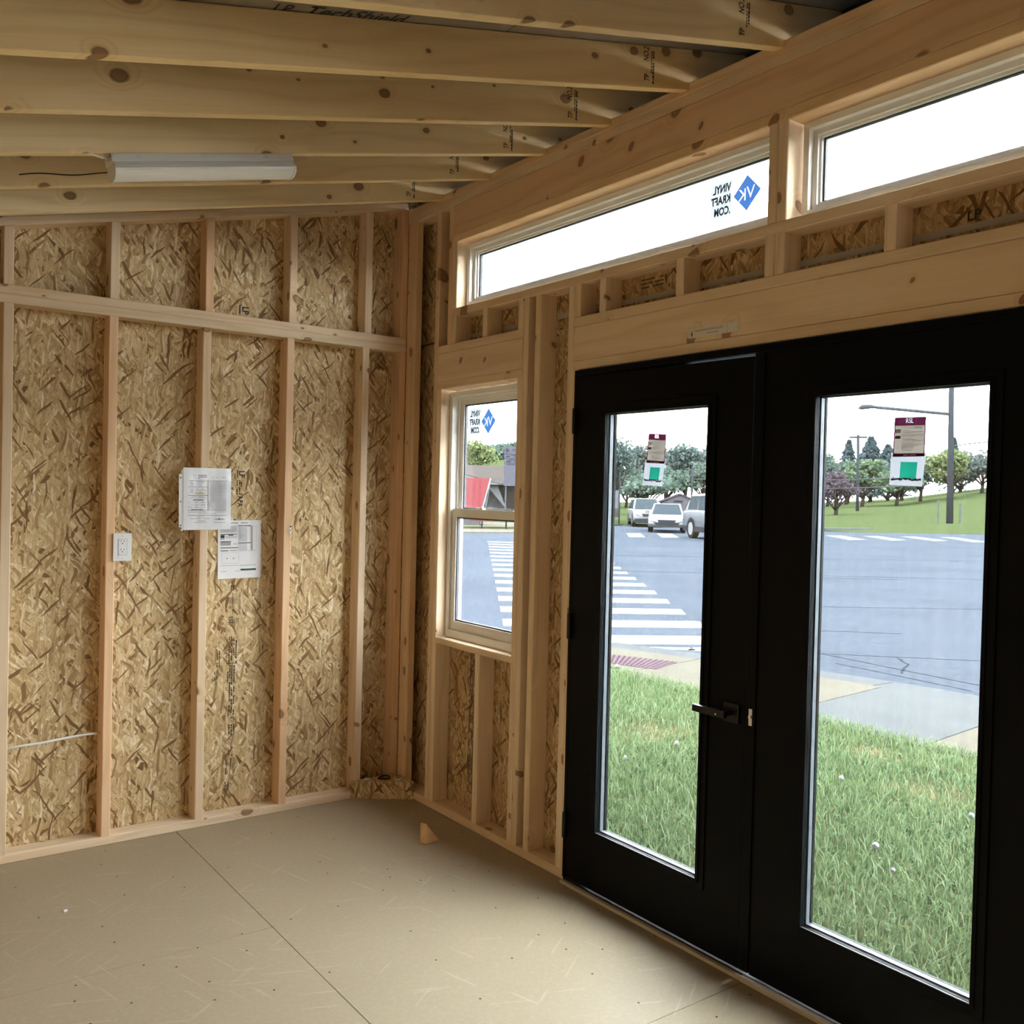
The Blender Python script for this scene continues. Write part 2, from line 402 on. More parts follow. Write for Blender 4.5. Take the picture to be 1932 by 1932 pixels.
def holes_panel(mb, u0, u1, v0, v1, holes, d0, d1, P, mi=0):
    us = sorted({u0, u1, *[min(max(h[k], u0), u1) for h in holes for k in (0, 1)]}); vv = sorted({v0, v1, *[min(max(h[k], v0), v1) for h in holes for k in (2, 3)]})
    solid = {}
    for i in range(len(us)-1):
        for j in range(len(vv)-1):
            cu, cv = (us[i]+us[i+1])/2, (vv[j]+vv[j+1])/2
            solid[i, j] = not any(h[0] < cu < h[1] and h[2] < cv < h[3] for h in holes)
    for (i, j), sld in solid.items():
        if not sld: continue
        a, b, c, d = us[i], us[i+1], vv[j], vv[j+1]
        mb.add([P(a,c,d0),P(b,c,d0),P(b,d,d0),P(a,d,d0)], [(0,1,2,3)], mi)
        mb.add([P(a,c,d1),P(b,c,d1),P(b,d,d1),P(a,d,d1)], [(3,2,1,0)], mi)
        for (di, dj, e) in ((-1,0,((a,c),(a,d))),(1,0,((b,d),(b,c))),(0,-1,((b,c),(a,c))),(0,1,((a,d),(b,d)))):
            if not solid.get((i+di, j+dj), False):
                q, r = e; mb.add([P(*q,d0),P(*q,d1),P(*r,d1),P(*r,d0)], [(3,2,1,0)], mi)
    return mb
def dashes(mb, x0, x1, y, h, P, mi=0, fill=.8, wmin=.004, wmax=.014, rng=random):
    x = x0
    while x < x1:
        w = min(rng.uniform(wmin, wmax), x1-x)
        if rng.random() < fill: mb.add([P(x, y), P(x+w, y), P(x+w, y+h), P(x, y+h)], [(0, 1, 2, 3)], mi)
        x += w+rng.uniform(.0012, .003)
    return mb

# ================================================================== the shell
SL = .232                                   # roof slope
ZB = lambda x: 3.028+SL*x                   # underside of rafters
ZD = lambda x: 3.172+SL*x                   # underside of roof decking
XB, YR = -2.87, -4.70                       # inner faces of back and right walls
EX = .118                                   # outer face of door wall

# floor: sheets with fine joints
floor = empty('floor', (0, 0, 0), kind='structure')
def floor_sheet(x0, x1, y0, y1):
    g = .0012; mb = MB(); chamfer_bar(mb, 1, 1, 1, 0.0) if False else None
    mb.box((x0+g, y0+g, -.019), (x1-g, y1-g, 0)); mb.build('floor_sheet', FLOOR, floor, bevel=.0008)
xs = [.089, -1.147, -2.366, -2.96]
for i in range(3):
    ys = [.089, -2.342, -4.79] if i % 2 == 0 else [.089, -1.135, -3.574, -4.79]
    for j in range(len(ys)-1): floor_sheet(xs[i+1], xs[i], ys[j+1], ys[j])
MB().box((-2.99, -4.82, -.13), (.11, .11, -.021)).build('floor_frame', plain('floor_joist_timber', (.3, .22, .13), .7), floor)
# nail heads in a row over a joist
for k in range(9):
    x = -1.80+k*.19+random.uniform(-.03, .03); y = -1.165+(x+1.774)*.076+random.uniform(-.012, .012)
    MB().tube([(x, y, -.0005), (x, y, .0006)], .0035, 8).build('floor_nail', DARK, floor)

# left wall --------------------------------------------------------
wl = empty('wall_left', (0, 0, 0), kind='structure')
PL = lambda u, v, d: (u, v, d)
def sheathing_left(z0, top):
    # local X = world x, local Y = world z, local Z = -world y
    W = frame((0, .089, 0), (1, 0, 0), (0, 0, 1))
    mb = MB(); x0, x1 = -2.96, .325
    za, zb = (top(x0), top(x1)) if callable(top) else (top, top)
    mb.prism([(x0, z0, 0), (x1, z0, 0), (x1, zb, 0), (x0, za, 0)], (0, 0, -.026))
    return mb.build('sheathing_panel', OSB, wl, W=W, color=(1, 1, 1))
sh_low = sheathing_left(-.12, 2.352)
sh_up = sheathing_left(2.3535, lambda x: ZD(x)-.002)
lumber('bottom_plate', (XB, 0, 0), (0, .089, .038), 'x', wl, PALE)
STX = [-2.69, -2.284]+[-1.878+.4064*i for i in range(5)]
TL = {0: TAN, 1: ORG, 2: TAN, 3: RED, 4: TAN, 5: RED, 6: PALE}
for i, x in enumerate(STX): lumber('stud', (x, 0, .038), (x+.038, .089, 2.309), 'z', wl, TL[i])
lumber('stud', (-.038, 0, .038), (0, .089, 2.309), 'z', wl, RED)
lumber('top_plate', (XB, 0, 2.309), (-.002, .089, 2.347), 'x', wl, GREY)
lumber('top_plate', (XB, 0, 2.347), (-.002, .089, 2.385), 'x', wl, TAN)
ZP = lambda x: 3.055+SL*x
def sloped(name, mb_fn, parent, x, y, z, tint, mat=WOOD):
    W = Matrix.Translation((x, y, z)) @ Matrix.Rotation(-math.atan(SL), 4, 'Y')
    mb = MB(); mb_fn(mb); o = mb.build(name, mat, parent, W=W, fix=True, color=tint); return o
CS = math.cos(math.atan(SL))
sloped('sloped_plate', lambda mb: chamfer_bar(mb, 2.87/CS, .089, .038), wl, -2.872, 0, ZP(-2.872), TAN)
sloped('sloped_plate', lambda mb: chamfer_bar(mb, 2.93/CS, .038, .074), wl, -2.87, .045, ZP(-2.87)+.0395, GREY)
for x, t in ((-1.880, TAN), (-1.470, TAN), (-1.058, RED), (-.652, TAN), (-.2440, PALE), (-.038, RED), (-2.284, TAN)):
    # tops cut to the slope
    mb = MB(); a, b = ZP(x), ZP(x+.038)
    W = Matrix.Translation((x, 0, 2.385)) @ ROT['z']
    h0, h1 = a-2.385-.002, b-2.385-.002; c = .0028
    # local x up, y across, z depth
    sec = [(c,0),(.038-c,0),(.038,c),(.038,.089-c),(.038-c,.089),(c,.089),(0,.089-c),(0,c)]
    vs = [(0, p, q) for p, q in sec]+[(h0+(h1-h0)*p/.038, p, q) for p, q in sec]
    mb.add(vs, [tuple(range(7, -1, -1)), tuple(range(8, 16))]+[(i, (i+1) % 8, (i+1) % 8+8, i+8) for i in range(8)])
    mb.build('cripple_stud', WOOD, wl, W=W, fix=False, color=t)

# stencilled print on the left sheathing (letters run downwards)
def sten(body, x, z, size, mat=OSBINK, sx=.8, panel=None, bold=0.0):
    return lettering('printed_lettering', body, size, mat, frame((x, .0883, z), (0, 0, -1), (1, 0, 0)), panel or sh_low, sx=sx, bold=bold)
sten('LP', -.852, 1.660, .040, bold=.0012)
sten('APA', -.857, 1.540, .036, bold=.0008)
sten('SIZED', -.852, 1.455, .020)
sten('STRENGTH AXIS', -.845, 1.072, .012, sx=.95)
sten('THIS DIRECTION', -.872, 1.074, .012, sx=.95)
sten('357', -.890, .962, .030, bold=.0006)
sten('CA', -.852, .868, .014)
sten('Certified Sourcing', -.859, .278, .017, sx=.85)
sten('LP', -.852, 2.447, .046, panel=sh_up, bold=.0014)
rs = random.Random(3)
mb = MB()
PD = lambda z, x: (x, .0884, -z)
def fine(xc, z0, z1, h=.006, fill=.85, mi=0): dashes(mb, -z0, -z1, xc, h, PD, mi, fill, .004, .016, rs)
for xc in (-.852, -.864, -.843): fine(xc, 1.615, 1.545)
for xc in (-.838, -.874): fine(xc, 1.075, .965, .0025, 1.0)
for xc in (-.873, -.883): fine(xc, 1.11, 1.085)
for xc, z0, z1 in ((-.854, .845, .735), (-.866, .862, .735), (-.877, .862, .75), (-.888, .862, .735), (-.862, .725, .47), (-.873, .725, .47), (-.883, .725, .50), (-.893, .725, .64), (-.860, .44, .40), (-.871, .44, .385), (-.882, .44, .39)): fine(xc, z0, z1, .0065, .8)
for xc, z0, z1 in ((-.866, .33, .285), (-.880, .34, .29), (-.872, .275, .22), (-.893, .27, .20), (-.882, .165, .12), (-.896, .165, .115), (-.935, .80, .72), (-.945, .79, .64), (-.955, .70, .64)): fine(xc, z0, z1, .0065, .75, 1)
mb.add([(-.8645, .0884, .278), (-.8625, .0884, .278), (-.8765, .0884, .14), (-.8785, .0884, .14)], [(0, 1, 2, 3)])
for z in (.735, .0): 
    if z: mb.add([(-.90, .0884, z), (-.845, .0884, z), (-.845, .0884, z-.003), (-.90, .0884, z-.003)], [(0, 1, 2, 3)])
# small round and eye-shaped stamps
for (cx, cz, r) in ((-.853, .938, .013), (-.868, .458, .012), (-.876, .905, .0)):
    if r:
        n = 20
        for k in range(n):
            a0, a1 = 2*math.pi*k/n, 2*math.pi*(k+1)/n
            q = lambda a, rr: (cx+rr*math.cos(a), .0884, cz+rr*math.sin(a)*.85)
            mb.add([q(a0, r), q(a1, r), q(a1, r-.002), q(a0, r-.002)], [(0, 1, 2, 3)])
        mb.add([(cx-.004, .0884, cz-.003), (cx+.004, .0884, cz-.003), (cx+.002, .0884, cz+.004)], [(0, 1, 2)])
mb.build('fine_print', [OSBINK, FADEINK], sh_low, origin=(-.87, .0884, .6), fix=False)
# black box rule beside LP
MB().add([(-.862, .0883, 1.665), (-.857, .0883, 1.665), (-.857, .0883, 1.625), (-.862, .0883, 1.625)], [(3, 2, 1, 0)]).build('printed_rule', OSBINK, sh_low, fix=False)
MB().add([(-.868, .0883, 2.452), (-.861, .0883, 2.452), (-.861, .0883, 2.41), (-.868, .0883, 2.41)], [(3, 2, 1, 0)]).build('printed_rule', OSBINK, sh_up, fix=False)

# door wall --------------------------------------------------------
wd = empty('wall_front', (0, 0, 0), kind='structure')
WIN = (-.985, -.356, .861, 2.090); TR1 = (-2.328, -.474, 2.476, 2.794); TR2 = (-4.186, -2.404, 2.476, 2.794)
DOOR = (-3.276, -1.394, -.2, 2.089); WIN2 = (-4.304, -3.675, .861, 2.090)
HOLES = [WIN, TR1, TR2, DOOR, WIN2]
def sheathing_front(z0, z1):
    W = frame((.089, 0, 0), (0, -1, 0), (0, 0, 1))     # local X = -y, local Y = z, local Z = -x
    mb = MB(); hs = [(-h[1], -h[0], h[2], h[3]) for h in HOLES]
    holes_panel(mb, -.115, 4.80, z0, z1, hs, 0, -.029, lambda u, v, d: (u, v, d))
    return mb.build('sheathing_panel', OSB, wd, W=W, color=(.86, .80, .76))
shf_low = sheathing_front(-.12, 2.349)
shf_up = sheathing_front(2.357, 3.05)
SIDING = plain('dark_lap_siding', (.05, .05, .055), .8, 0, 0)  # outer siding, added unseen to stop sky leaking through the sheathing seams
mb = MB(); holes_panel(mb, -4.86, .20, -.12, 3.05, [(h[0], h[1], h[2], h[3]) for h in HOLES], .1185, .128, lambda u, v, d: (d, u, v)); mb.build('siding', SIDING, wd)
MB().box((-3.0, .116, -.12), (.128, .126, 3.06)).build('siding', SIDING, wl)
# pale seam tape over the panel joint
for y0, y1 in ((-4.65, -1.40), (-.98, -.47), (-1.32, -1.145)):
    MB().box((.0868, y0, 2.338), (.0885, y1, 2.358)).build('seam_tape', plain('seam_strip', (.46, .42, .36), .5), wd)
lumber('bottom_plate', (0, -1.394, 0), (.089, .089, .038), 'y', wd, TAN)
lumber('bottom_plate', (0, -4.70, 0), (.089, -3.276, .038), 'y', wd, TAN)
lumber('top_plate', (0, -4.79, 2.978), (.089, .0, 3.015), 'y', wd, TAN)
lumber('top_plate', (0, -4.79, 3.015), (.089, .0, 3.052), 'y', wd, ORG)
def S(name, y0, y1, z0, z1, t=None, x0=0.0, x1=.089): lumber(name, (x0, min(y0, y1), z0), (x1, max(y0, y1), z1), 'z', wd, t)
S('corner_stud', -.089, 0, .038, 2.978, ORG, 0, .038)
S('stud', 0.0, .038, .038, 2.978, TAN, .042, .088)
S('king_stud', -.280, -.318, .038, 2.978, TAN)
S('jack_stud', -.318, -.356, .038, 2.090, PALE)
S('jack_stud', -.985, -1.020, .038, 2.090, PALE)
S('king_stud', -1.020, -1.058, .038, 2.437, TAN)
S('stud', -1.105, -1.143, .038, 2.437, TAN)
S('king_stud', -1.328, -1.366, .038, 2.437, PALE)
S('jack_stud', -1.366, -1.394, .038, 2.089, ORG)
S('king_stud', -.398, -.436, 2.306, 2.978, ORG)
S('jack_stud', -.436, -.474, 2.475, 2.794, PALE)
S('cripple_stud', -.436, -.474, 2.306, 2.437, TAN)
for y in (-.703, -.980, -1.366): S('cripple_stud', y, y-.038, 2.306, 2.437, TAN)
for y in (-1.517, -1.928, -2.322, -2.362, -2.750, -3.16): S('cripple_stud', y, y-.038, 2.305, 2.437, random.choice((TAN, ORG, PALE)))
S('cripple_stud', -.705, -.743, .038, .829, PALE)
S('mullion_stud', -2.328, -2.366, 2.475, 2.794, TAN)
S('mullion_stud', -2.366, -2.404, 2.475, 2.794, PALE)
# window header and rough sill
lumber('header_plate', (0, -1.020, 2.268), (.089, -.318, 2.306), 'y', wd, TAN)
lumber('header_board', (0, -1.020, 2.129), (.038, -.318, 2.2675), 'y', wd, TAN)
lumber('header_board', (.051, -1.020, 2.129), (.089, -.318, 2.2675), 'y', wd, TAN)
lumber('header_plate', (0, -1.020, 2.090), (.089, -.318, 2.1285), 'y', wd, TAN)
lumber('rough_sill', (0, -1.020, .829), (.089, -.340, .861), 'y', wd, TAN)
# door header
lumber('header_plate', (0, -3.30, 2.267), (.089, -1.366, 2.305), 'y', wd, TAN)
lumber('header_board', (0, -3.30, 2.128), (.038, -1.366, 2.2662), 'y', wd, TAN)
lumber('header_board', (.051, -3.30, 2.128), (.089, -1.366, 2.2662), 'y', wd, TAN)
lumber('header_plate', (0, -3.30, 2.089), (.089, -1.366, 2.1272), 'y', wd, TAN)
# transom rough sill and header
lumber('rough_sill', (0, -4.26, 2.437), (.089, -.436, 2.475), 'y', wd, TAN)
lumber('header_board', (0, -4.26, 2.8335), (.038, -.436, 2.977), 'y', wd, RED)
lumber('header_board', (.051, -4.26, 2.8335), (.089, -.436, 2.977), 'y', wd, TAN)
lumber('header_plate', (0, -4.26, 2.794), (.089, -.436, 2.8328), 'y', wd, ORG)
for y in (-3.276, -3.314, -3.597, -3.637, -4.304, -4.342, -4.66): S('stud', y, y-.038, .038, 2.437, TAN)
S('stud', -4.186, -4.26, 2.475, 2.794, TAN)
lumber('header_plate', (0, -4.34, 2.090), (.089, -3.64, 2.306), 'y', wd, TAN)
lumber('rough_sill', (0, -4.34, .829), (.089, -3.64, .861), 'y', wd, TAN)
for z in (1.875, 1.09, .24, 2.045):
    for k in range(4): MB().box((.004, -1.398, z+k*.010), (.055+.004*k, -1.386, z+k*.010+.009)).build('shim', SHIM, wd)
lettering('printed_lettering', 'LP', .040, OSBINK, frame((.0882, -2.948, 2.366), (0, -1, 0), (0, 0, 1)), shf_up, bold=.0012)
# print between the cripples, upside down and faint, and under the window
mb = MB(); PF = lambda a, z: (.0882, -a, z)
for z in (2.415, 2.400, 2.385): dashes(mb, 1.66, 1.78, z, .007, PF, 0, .8, .005, .018, rs)
mb.build('fine_print', FADEINK, shf_up, origin=(.0882, -1.72, 2.4), fix=False)
mb = MB(); PV = lambda a, y: (.0882, y, -a)
for y in (-.545, -.556, -.567, -.578): dashes(mb, -.80, -.12, y, .006, PV, 0, .78, .006, .03, rs)
mb.build('fine_print', OSBINK, shf_low, origin=(.0882, -.56, .45), fix=False)

# back and right walls, behind the camera ---------------------------
wb = empty('wall_back', (XB, 0, 0), kind='structure')
MB().box((XB-.115, -4.82, -.12), (XB-.089, .115, 2.45)).build('sheathing_panel', OSB, wb)
for z0, z1 in ((0, .038), (2.309, 2.347), (2.347, 2.385)): lumber('wall_plate', (XB-.089, YR, z0), (XB, .0, z1), 'y', wb, TAN)
for k in range(12): lumber('stud', (XB-.089, -.04-k*.4064, .038), (XB, -.002-k*.4064, 2.309), 'z', wb)
wr = empty('wall_right', (0, YR, 0), kind='structure')
W = frame((0, YR-.089, 0), (-1, 0, 0), (0, 0, 1))
mb = MB(); mb.prism([(-.115, -.12, 0), (2.96, -.12, 0), (2.96, 2.45, 0), (-.115, 3.15, 0)], (0, 0, -.026))
mb.build('sheathing_panel', OSB, wr, W=W)
for k in range(7): lumber('stud', (-.04-.4064*k-.038, YR-.089, .038), (-.04-.4064*k, YR, 2.309), 'z', wr)
lumber('bottom_plate', (XB, YR-.089, 0), (0, YR, .038), 'x', wr, TAN)
lumber('top_plate', (XB, YR-.089, 2.309), (0, YR, 2.385), 'x', wr, TAN)

# ceiling: decking and rafters ---------------------------------------
ceil = empty('ceiling', (0, 0, 0), kind='structure')
jx = [.34, -.802, -1.992, -3.18]
for i in range(3):
    for (y0, y1) in ((.14, -2.30), (-2.303, -4.86)):
        a, b = jx[i+1]+.0015, jx[i]-.0015
        mb = MB(); mb.prism([(a, y0, ZD(a)), (b, y0, ZD(b)), (b, y0, ZD(b)+.012), (a, y0, ZD(a)+.012)], (0, y1-y0, 0))
        dk = mb.build('deck_panel', FOIL, ceil, origin=(a, y0, ZD(a)))
        if i == 1 and y0 > 0: deck_main = dk
W = frame((-1.545, -1.995, ZD(-1.545)-.0008), (1, 0, SL), (0, -1, 0))
W = frame((-1.555, -2.025, ZD(-1.555)-.0012), (1, 0, SL), (0, 1, 0))
# lettering faces down: mirror through x so it reads from below
lp = lettering('printed_lettering', 'TechShield', .075, OSBINK, frame((-1.46, -1.957, ZD(-1.46)-.0012), (1, 0, SL), (0, -1, 0)), deck_main, sx=.92, bold=.0012, shear=.2)
lp = lettering('printed_lettering', 'LP', .066, OSBINK, frame((-1.545, -1.959, ZD(-1.545)-.0012), (1, 0, SL), (0, -1, 0)), deck_main, sx=.8, bold=.001)
MB().prism([(-3.18, -4.86, ZD(-3.18)+.0125), (.34, -4.86, ZD(.34)+.0125), (.34, -4.86, ZD(.34)+.02), (-3.18, -4.86, ZD(-3.18)+.02)], (0, 5.01, 0)).build('roof_covering', SIDING, ceil)  # unseen roofing layer added to block sky leaks at the deck joints
RY = [-.335-.4085*k for k in range(11)]
rt = [PALE, TAN, PALE, TAN, (1, .95, .86), PALE, TAN, PALE, TAN, PALE, TAN]
for k, y in enumerate(RY):
    x0, x1 = -2.96, .30
    W = Matrix.Translation((x0, y, ZB(x0))) @ Matrix.Rotation(-math.atan(SL), 4, 'Y')
    inv = W.inverted()
    c = .003
    prof = [(x0, ZB(x0)), (0, ZB(0)), (0, 3.0525), (.089, 3.0525), (.089, ZB(.089)+.0), (x1, ZB(x1)), (x1, ZD(x1)-.001), (x0, ZD(x0)-.001)]
    prof[4] = (.105, 3.0525)
    mb = MB(); mb.prism([(a, y, b) for a, b in prof], (0, .038, 0))
    mb.v = [tuple(inv @ Vector(q)) for q in mb.v]
    r = mb.build('rafter', RAFT, ceil, W=W, color=rt[k], bevel=.003)
    # grade stamp, upright along the height of the board
    if k < 7:
        sx0 = -.185+random.uniform(-.012, .012)
        up = Vector((SL*.0-.05, 0, 1)).normalized()
        st = lettering('grade_stamp', 'NO.2', .034, OSBINK, frame((sx0-.010, y-.0008, ZB(sx0)+.085), (-.02, 0, 1), (-1, 0, -.02)), r, sx=.62, bold=.0005)
        lettering('grade_stamp', 'TP', .034, OSBINK, frame((sx0-.004, y-.0008, ZB(sx0)+.018), (-.02, 0, 1), (-1, 0, -.02)), r, sx=.62, bold=.0004)
        mb = MB(); PS = lambda a, b: (sx0+b, y-.0008, ZB(sx0)+a)
        dashes(mb, .016, .128, .010, .007, PS, 0, .85, .004, .012, rs); dashes(mb, .05, .128, .002, .005, PS, 0, .85, .003, .009, rs)
        mb.build('grade_stamp', OSBINK, r, origin=(sx0, y, ZB(sx0)+.07), fix=False)
    if k == 1:    # long drying crack, a dark stain in the wood
        mb = MB(); n = 14; pts = [(-1.94+.033*i, y-.0009, ZB(-1.94+.033*i)+.040+.004*math.sin(i*.9)) for i in range(n)]
        for i in range(n-1):
            a, b = pts[i], pts[i+1]; w = .0022
            mb.add([(a[0], a[1], a[2]-w), (b[0], b[1], b[2]-w), (b[0], b[1], b[2]+w), (a[0], a[1], a[2]+w)], [(0, 1, 2, 3)])
        mb.build('drying_crack', plain('crack_stain', (.07, .032, .012), .9), r, fix=False)
MB().prism([(.30, -4.86, ZB(.3)-.02), (.325, -4.86, ZB(.3)-.02), (.325, -4.86, ZD(.325)), (.30, -4.86, ZD(.30))], (0, 5.0, 0)).build('fascia_board', plain('dark_fascia', (.05, .05, .06), .6), ceil)
MB().box((.118, -4.86, 3.038), (.30, .14, 3.048)).build('soffit_panel', plain('dark_soffit', (.05, .05, .055), .7), ceil)
MB().box((-3.20, -4.86, 2.36), (-2.97, .14, 2.372)).build('soffit_panel', plain('dark_soffit_back', (.05, .05, .055), .7), ceil)

# ------------------------------------------------------------------ windows
PX = lambda u, v, d: (d, u, v)
def picture_window(name, y0, y1, z0, z1):
    w = empty(name, (.08, (y0+y1)/2, z0), kind='structure')
    MB().ring(y0, y1, z0, z1, .022, .055, .122, PX).build('window_frame', VINYL, w, bevel=.0015)
    MB().ring(y0+.022, y1-.022, z0+.022, z1-.022, .018, .076, .120, PX).ring(y0+.034, y1-.034, z0+.034, z1-.034, .014, .086, .112, PX).build('glazing_stop', VINYL, w, bevel=.001)
    MB().ring(y0+.048, y1-.048, z0+.046, z1-.046, .007, .096, .108, PX).build('gasket', GASKET, w)
    MB().box((.099, y0+.048, z0+.046), (.104, y1-.048, z1-.046)).build('glass_pane', GLASS, w)
    return w
picture_window('window_1', -2.322, -.480, 2.484, 2.786)
picture_window('window_2', -4.180, -2.421, 2.484, 2.786)
def hung_window(name, y0, y1, z0, z1):
    w = empty(name, (.08, (y0+y1)/2, z0), kind='structure')
    zm = z0+(z1-z0)*.508
    MB().ring(y0, y1, z0, z1, .024, .050, .122, PX, wb=.040).build('window_frame', VINYL, w, bevel=.0015)
    MB().ring(y0+.024, y1-.024, z0+.04, z1-.024, .012, .080, .120, PX).build('sash_track', VINYL, w, bevel=.001)
    a, b = y0+.032, y1-.032
    up = MB().ring(a, b, zm-.012, z1-.026, .036, .090, .112, PX, wb=.034, wt=.036).build('upper_sash', VINYL, w, bevel=.0015)
    MB().box((.099, a+.036, zm+.02), (.104, b-.036, z1-.06)).build('glass_pane', GLASS, up)
    MB().ring(a+.034, b-.034, zm+.02, z1-.06, .009, .096, .108, PX).build('gasket', GASKET, up)
    lo = MB().ring(a-.004, b+.004, z0+.040, zm+.020, .036, .060, .084, PX, wb=.045, wt=.040).build('lower_sash', VINYL, w, bevel=.0015)
    MB().box((.070, a+.030, z0+.084), (.075, b-.030, zm-.019)).build('glass_pane', GLASS, lo)
    MB().ring(a+.030, b-.030, z0+.084, zm-.019, .008, .066, .080, PX).build('gasket', GASKET, lo)
    MB().box((.062, (y0+y1)/2+.02, zm+.020), (.080, (y0+y1)/2+.075, zm+.030)).box((.066, (y0+y1)/2+.03, zm+.030), (.078, (y0+y1)/2+.05, zm+.036)).build('sash_lock', VINYL, lo)
    MB().box((.058, a+.02, zm+.018), (.062, b-.02, zm+.0225)).build('sash_lip', VINYL, lo)
    return w
hung_window('window_3', -.976, -.362, .862, 2.078)
hung_window('window_4', -4.298, -3.681, .862, 2.078)

# ------------------------------------------------------------------ double door
dr = empty('door_1', (0, -2.335, 0), kind='structure')
XI = -.012                                      # inner face of jamb and leaves
mb = MB()
mb.box((XI, -1.410, .02), (.125, -1.392, 2.084)).box((XI, -3.276, .02), (.125, -3.260, 2.084)).box((XI, -3.260, 2.060), (.125, -1.410, 2.084))
mb.build('door_jamb', BLACK, dr, bevel=.001)
mb = MB().box((.036, -1.426, .02), (.060, -1.410, 2.060)).box((.036, -3.260, .02), (.060, -3.244, 2.060)).box((.036, -3.244, 2.050), (.060, -2.35, 2.060)).box((.036, -1.96, 2.050), (.060, -1.426, 2.060))
mb.build('door_stop', BLACK, dr)
MB().box((-.032, -3.270, .0), (-.013, -2.331, .017)).build('threshold', SILL, dr, bevel=.001)
MB().box((-.030, -2.326, .0), (-.013, -1.398, .013)).build('threshold', SILL, dr, bevel=.001)
MB().box((-.013, -3.270, 0), (.125, -1.398, .018)).build('sill_pan', BLACKMETAL, dr, bevel=.001)
def leaf(y0, y1, ly0, ly1, hinge, gap):
    """one leaf: y0 > y1; lite opening ly0 > ly1"""
    zb, zt = .026, 2.057; l0, l1 = .262, 1.900
    mb = MB(); T = .044
    def P(u, v, d): return (d, u, v)
    a, b, c, d = y1, y0, zb, zt
    h = (ly1-.012, ly0+.012, l0-.0, l1+.0)
    holes_panel(mb, a, b, c, d, [h], XI, XI+T, lambda u, v, dd: (dd, u, v-(gap*(b-u)/(b-a) if v > 2.0 else 0)))
    lf = mb.build('door_leaf', BLACK, dr, origin=(0, y0, 0))
    # raised lite moulding on both faces
    for x0, x1 in ((XI-.010, XI+.001), (XI+T-.001, XI+T+.010)):
        MB().ring(ly1-.034, ly0+.034, l0-.034, l1+.034, .026, x0+.004 if x0 < XI else x0, x1 if x0 < XI else x1-.004, P).ring(ly1-.012, ly0+.012, l0-.012, l1+.012, .012, x0, x1, P).build('lite_moulding', BLACK, lf, bevel=.0015)
    MB().ring(ly1-.012, ly0+.012, l0-.012, l1+.012, .0125, XI+.0, XI+.012, P).build('glazing_bead', BLACK, lf)
    MB().ring(ly1-.010, ly0+.010, l0-.010, l1+.010, .014, XI+.0155, XI+.0315, P).build('spacer_bar', ALU, lf)
    MB().box((XI+.012, ly1-.010, l0-.010), (XI+.015, ly0+.010, l1+.010)).build('glass_pane', GLASS, lf)
    MB().box((XI+.032, ly1-.010, l0-.010), (XI+.035, ly0+.010, l1+.010)).build('glass_pane', GLASS, lf)
    mb = MB()
    mb.add([(XI-.0098, ly1+.002, l0-.001), (XI-.0098, ly0-.002, l0-.001), (XI-.004, ly0-.002, l0+.0005), (XI-.004, ly1+.002, l0+.0005)], [(0, 1, 2, 3)])
    mb.build('dust_edge', plain('pale_dust', (.28, .25, .22), .8), lf, fix=False)
    for z in (1.83, 1.00, .19):
        yy = y0+.004 if hinge > 0 else y1-.004
        MB().tube([(XI-.010, yy, z), (XI-.010, yy, z+.10)], .0085, 10).tube([(XI-.010, yy, z-.004), (XI-.010, yy, z+.104)], .005, 8).box((XI-.003, yy-.016, z), (XI-.0005, yy+.010, z+.10)).build('hinge', BLACKMETAL, lf)
    return lf
lfL = leaf(-1.412, -2.306, -1.594, -2.116, 1, .0085)
lfR = leaf(-2.352, -3.258, -2.551, -3.082, -1, .0)
MB().box((XI-.006, -2.3515, .03), (XI+.05, -2.312, 2.0585)).build('astragal', BLACK, dr, bevel=.002)
# lever handle on the left leaf
mb = MB().box((XI-.010, -2.287, .835), (XI, -2.223, .899)); mb.build('handle_rosette', BLACKMETAL, lfL, bevel=.002)
mb = MB().tube([(XI-.008, -2.255, .867), (XI-.055, -2.255, .867)], .010, 12).box((XI-.060, -2.268, .855), (XI-.044, -2.128, .878)); mb.build('lever_handle', BLACKMETAL, lfL, bevel=.0015)
MB().tube([(XI-.0605, -2.234, .864), (XI-.0615, -2.234, .864)], .0028, 8).build('set_screw', STEEL, lfL)
MB().tube([(XI-.009, -2.335, .868), (XI-.012, -2.335, .868)], .006, 10).box((XI-.0075, -2.342, .840), (XI-.006, -2.328, .895)).build('strike_plate', STEEL, dr)

